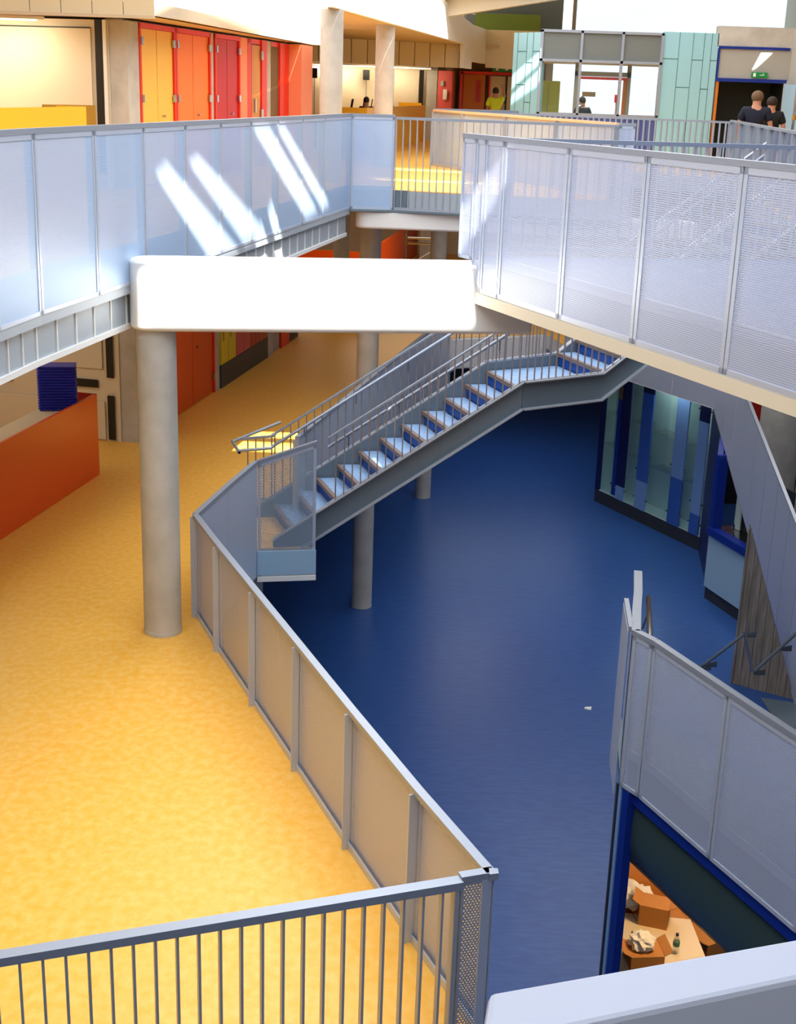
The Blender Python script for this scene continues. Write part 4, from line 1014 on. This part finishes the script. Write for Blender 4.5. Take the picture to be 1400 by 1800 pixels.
# ------------------------------------------------------------------ servery under the right deck
sh = thing('roller_shutter', (2.6, 9, -1.1), 'dark green grey roller shutter under the lower right balustrade', 'shutter')
p0 = (2.04, 10.12); p1 = (3.85, 6.05)
prof = [(-.42, .0), (-.6, -.02), (-.8, -.02), (-.95, 0), (-1.05, .05), (-1.12, .12), (-1.15, .2)]
dsh = (Vector(p1)-Vector(p0)).normalized(); nsh = Vector((-dsh.y, dsh.x))
sm = MB(); vs = []
for z, o_ in prof:
    for p in (p0, p1): vs.append((p[0]+nsh.x*(.04+o_), p[1]+nsh.y*(.04+o_), z))
for z, o_ in reversed(prof):
    for p in (p0, p1): vs.append((p[0]+nsh.x*(.07+o_), p[1]+nsh.y*(.07+o_), z))
n = len(vs)//2
sm.add(vs, [(2*i, 2*i+1, 2*((i+1) % n)+1, 2*((i+1) % n)) for i in range(n)])
sm.build('curtain', M['shutter'], sh, smooth=True)
MB().wall(p0, p1, -.42, -.3, .06, 0).build('head_rail', M['royal'], sh)
jm = thing('servery_frame', (2.0, 10.15, LO), 'royal blue jamb of the servery opening at the lower right', 'frame')
J = Vector((1.97, 10.17))
for i, (t0, t1, o_, mt) in enumerate(((-.045, -.02, .0, 'charcoal'), (-.02, .0, .02, 'midblue'), (.0, .04, .0, 'ltblue'), (.04, .06, .03, 'royal'), (.06, .15, .0, 'royal'))):
    a = J+dsh*t0; b = J+dsh*t1
    MB().wall(tuple(a), tuple(b), LO, -.31, .08, o_).build('jamb_section', M[mt], jm)
struct(MB().wall((2.02, 10.25), (2.52, 12.7), LO, -1.0, .06, -.06).build('wall_servery_side', M['navy']))
struct(MB().wall((2.55, 12.7), (5.2, 12.6), LO, -2.5, .1, 0).build('wall_servery_back', M['wood']))
struct(MB().prism([(2.05, 10.2), (2.3, 12.4), (3.3, 10.85), (3.7, 9.4), (4.2, 6.5)], -.84, -.74).build('ceiling_servery', M['dark_steel']))
tb = thing('serving_table', (2.9, 11.6, LO), 'pale table inside the lit servery', 'table')
tpoly = [(2.32, 10.9), (2.42, 12.3), (3.25, 12.2), (3.3, 10.9)]
MB().prism(tpoly, -3.04, -3.0).build('table_top', M['cream'], tb)
for x, y in ((2.25, 11.0), (3.2, 11.0), (2.4, 12.25), (3.18, 12.1)): MB().box(x-.02, x+.02, y-.02, y+.02, LO, -3.04).build('leg', M['steel'], tb)
def carton(x, y, z, w_, d_, h, ang, label, open_=True):
    th = thing('cardboard_box', (x, y, z), label, 'box', 'cardboard boxes in the servery')
    o = MB().box(x-w_/2, x+w_/2, y-d_/2, y+d_/2, z, z+h).build('box_body', M['card'], th)
    if open_:
        for sx in (-1, 1):
            MB().hexa([(x+sx*w_/2, y-d_/2, z+h), (x+sx*w_/2, y+d_/2, z+h), (x+sx*(w_/2+.08), y+d_/2, z+h+.05), (x+sx*(w_/2+.08), y-d_/2, z+h+.05)],
                      [(x+sx*w_/2, y-d_/2, z+h+.006), (x+sx*w_/2, y+d_/2, z+h+.006), (x+sx*(w_/2+.08), y+d_/2, z+h+.056), (x+sx*(w_/2+.08), y-d_/2, z+h+.056)]).build('flap', M['card'], th)
    th.rotation_euler = (0, 0, ang)
    return th
carton(2.62, 11.45, -3.0, .34, .3, .16, .1, 'low brown carton at the front of the servery table')
carton(2.85, 12.15, -3.0, .3, .25, .24, -.3, 'upright carton with open flaps behind the low carton')
carton(2.95, 12.4, LO, .5, .4, .75, .2, 'tall carton on the floor behind the servery table')
carton(3.5, 12.3, LO, .4, .4, .6, .5, 'carton on the floor right of the servery table')
random.seed(3)
def crumple(x, y, z, r, label):
    bm = bmesh.new(); bmesh.ops.create_icosphere(bm, subdivisions=3, radius=r)
    for v in bm.verts:
        v.co *= 1+random.uniform(-.25, .25); v.co.z *= .6; v.co += Vector((x, y, z+r*.5))
    me = bpy.data.meshes.new('plastic_wrap'); bm.to_mesh(me); bm.free(); me.materials.append(M['paper'])
    for v in me.vertices: v.co -= Vector((x, y, z))
    o = bpy.data.objects.new('plastic_wrap', me); COL.objects.link(o); o.location = (x, y, z); return tag(o, label, 'packaging')
crumple(2.6, 11.5, -2.86, .13, 'crumpled clear wrap spilling out of the low carton')
crumple(2.65, 12.45, -2.98, .2, 'pale crumpled wrap heaped at the back of the servery')
bt = thing('water_bottle', (2.98, 11.62, -3.0), 'clear water bottle with blue cap on the servery table', 'bottle')
x, y, z = 2.98, 11.62, -3.0
MB().lathe(x, y, [(.03, z), (.034, z+.01), (.034, z+.07), (.031, z+.08), (.034, z+.09), (.034, z+.14), (.026, z+.17), (.013, z+.19), (.013, z+.205)], 24).build('bottle_body', M['plastic'], bt, smooth=True)
MB().lathe(x, y, [(.035, z+.085), (.0355, z+.09), (.0355, z+.13), (.035, z+.135)], 24).build('label_band', M['label'], bt, smooth=True)
MB().cyl(x, y, z+.2, z+.225, .016, 16).build('cap', M['navy'], bt)
sl = bpy.data.lights.new('servery_lamp', 'POINT'); sl.energy = 110; sl.color = (1, .60, .24); sl.shadow_soft_size = .15
slo = bpy.data.objects.new('servery_lamp', sl); COL.objects.link(slo); slo.location = (3.3, 11.6, -1.3)

# ------------------------------------------------------------------ people
def person(x, y, z, h, face, label, shirt, trous, hair, arm='down', bend=0., wide=1.):
    """face: heading angle the person looks to (radians, 0 = +Y)"""
    s = h/1.78
    sk = {'pel': (0, 0, .93), 'bel': (0, .02, 1.1), 'che': (0, .0, 1.33), 'nek': (0, -.01, 1.5), 'hd0': (0, .015, 1.6), 'hd1': (0, .02, 1.69),
          'shL': (-.19, 0, 1.42), 'elL': (-.27, -.02, 1.14), 'wrL': (-.28, .08, .9), 'hnL': (-.28, .11, .82),
          'shR': (.19, 0, 1.42), 'elR': (.27, -.02, 1.14), 'wrR': (.28, .08, .9), 'hnR': (.28, .11, .82),
          'hpL': (-.1, 0, .88), 'knL': (-.11, .03, .5), 'anL': (-.12, -.02, .09), 'toL': (-.13, .14, .04),
          'hpR': (.1, 0, .88), 'knR': (.11, .0, .5), 'anR': (.12, -.04, .09), 'toR': (.13, .12, .04)}
    rad = {'pel': .14, 'bel': .13, 'che': .16, 'nek': .068, 'hd0': .095, 'hd1': .105, 'shL': .075, 'elL': .042, 'wrL': .028, 'hnL': .035, 'shR': .075, 'elR': .048, 'wrR': .028, 'hnR': .035,
           'hpL': .09, 'knL': .058, 'anL': .04, 'toL': .04, 'hpR': .09, 'knR': .058, 'anR': .04, 'toR': .04}
    if arm == 'up': sk['elR'] = (.3, .12, 1.55); sk['wrR'] = (.24, .2, 1.82); sk['hnR'] = (.23, .22, 1.9)
    E_ = [('pel', 'bel'), ('bel', 'che'), ('che', 'nek'), ('nek', 'hd0'), ('hd0', 'hd1'), ('che', 'shL'), ('shL', 'elL'), ('elL', 'wrL'), ('wrL', 'hnL'), ('che', 'shR'), ('shR', 'elR'), ('elR', 'wrR'), ('wrR', 'hnR'),
          ('pel', 'hpL'), ('hpL', 'knL'), ('knL', 'anL'), ('anL', 'toL'), ('pel', 'hpR'), ('hpR', 'knR'), ('knR', 'anR'), ('anR', 'toR')]
    ca, sa = math.cos(face), math.sin(face)
    def tr3(p):
        X, Y, Z = p; X *= wide; Y += max(0, Z-.95)*bend
        return Vector((X*ca-Y*sa, X*sa+Y*ca, Z))*s
    def skin(keys, edges, mat_, name, parent, infl=0., root='pel', subs=2, extra=None):
        ks2 = list(keys); me = bpy.data.meshes.new(name)
        pos = dict(sk); rr = dict(rad)
        if extra:
            for k, (p, r) in extra.items(): pos[k] = p; rr[k] = r
        me.from_pydata([tr3(pos[k]) for k in ks2], [(ks2.index(a), ks2.index(b)) for a, b in edges], [])
        o = bpy.data.objects.new(name, me); COL.objects.link(o)
        md = o.modifiers.new('skin', 'SKIN'); md.use_smooth_shade = True
        lay = me.skin_vertices[0] if len(me.skin_vertices) else None
        if lay is None:
            bm = bmesh.new(); bm.from_mesh(me); bm.verts.layers.skin.verify(); bm.to_mesh(me); bm.free(); lay = me.skin_vertices[0]
        for i, k in enumerate(ks2):
            r = (rr[k]+infl)*s; lay.data[i].radius = (r, r); lay.data[i].use_root = (k == root)
        sb = o.modifiers.new('subdivision', 'SUBSURF'); sb.levels = subs; sb.render_levels = subs
        me.materials.append(M[mat_]); 
        if parent is None: o.location = (x, y, z)
        else: o.parent = parent
        return o
    body = skin(sk.keys(), E_, 'skin', 'person', None)
    # hands: palm and fingers
    for sd_ in ('L', 'R'):
        hn = Vector(sk['hn'+sd_]); up_ = 1 if (arm == 'up' and sd_ == 'R') else -1
    tag(body, label, 'person')
    te = [e for e in E_ if all(k in ('bel', 'che', 'shL', 'shR', 'pel') for k in e)]
    ex = {'hem': ((0, 0, .84), .165), 'slL': (tuple(Vector(sk['shL']).lerp(Vector(sk['elL']), .75)), .055), 'slR': (tuple(Vector(sk['shR']).lerp(Vector(sk['elR']), .75)), .055)}
    skin(['pel', 'hem', 'bel', 'che', 'shL', 'shR', 'slL', 'slR'], te+[('pel', 'hem'), ('shL', 'slL'), ('shR', 'slR')], shirt, 'shirt', body, .03, extra=ex)
    skin(['pel', 'hpL', 'knL', 'anL', 'hpR', 'knR', 'anR'], [('pel', 'hpL'), ('hpL', 'knL'), ('knL', 'anL'), ('pel', 'hpR'), ('hpR', 'knR'), ('knR', 'anR')], trous, 'trousers', body, .018)
    # hair cap with ears, nose as small forms
    bm = bmesh.new(); bmesh.ops.create_uvsphere(bm, u_segments=20, v_segments=14, radius=.112)
    c = Vector(sk['hd1'])+Vector((0, -.018, .012))
    bmesh.ops.delete(bm, geom=[v for v in bm.verts if v.co.z < -.075 or (v.co.y > .055 and v.co.z < .05)], context='VERTS')
    for v in bm.verts: v.co = tr3(tuple(Vector((v.co.x*.93, v.co.y*1.08, v.co.z*1.08))+c))
    me = bpy.data.meshes.new('hair'); bm.to_mesh(me); bm.free(); me.materials.append(M[hair]); me.shade_smooth()
    ho = bpy.data.objects.new('hair', me); COL.objects.link(ho); ho.parent = body
    return body
p1_ = person(6.58, 26.6, UP, 1.66, -.35, 'man in a navy shirt with cropped hair walking away at upper right', 'navycloth', 'jeans', 'hair2', wide=1.2)
p2_ = person(7.18, 27.8, UP, 1.57, -.2, 'man in a black shirt walking away, right of the man in navy', 'blackcloth', 'jeans', 'hair', wide=1.15)
p3_ = person(2.46, 41.0, UP, 1.62, 0, 'worker in a bright yellow hi-vis jacket at the far corridor door', 'hivis', 'jeans', 'hair', 'up')
p4_ = person(-1.12, 34.5, UP, 1.28, 0, 'dark haired person just visible above the far yellow counter', 'blackcloth', 'jeans', 'hair')
p5_ = person(4.35, 35.2, UP, 1.45, .3, 'person in a dark brown top seen through the pod window', 'blackcloth', 'jeans', 'hair', bend=.15)
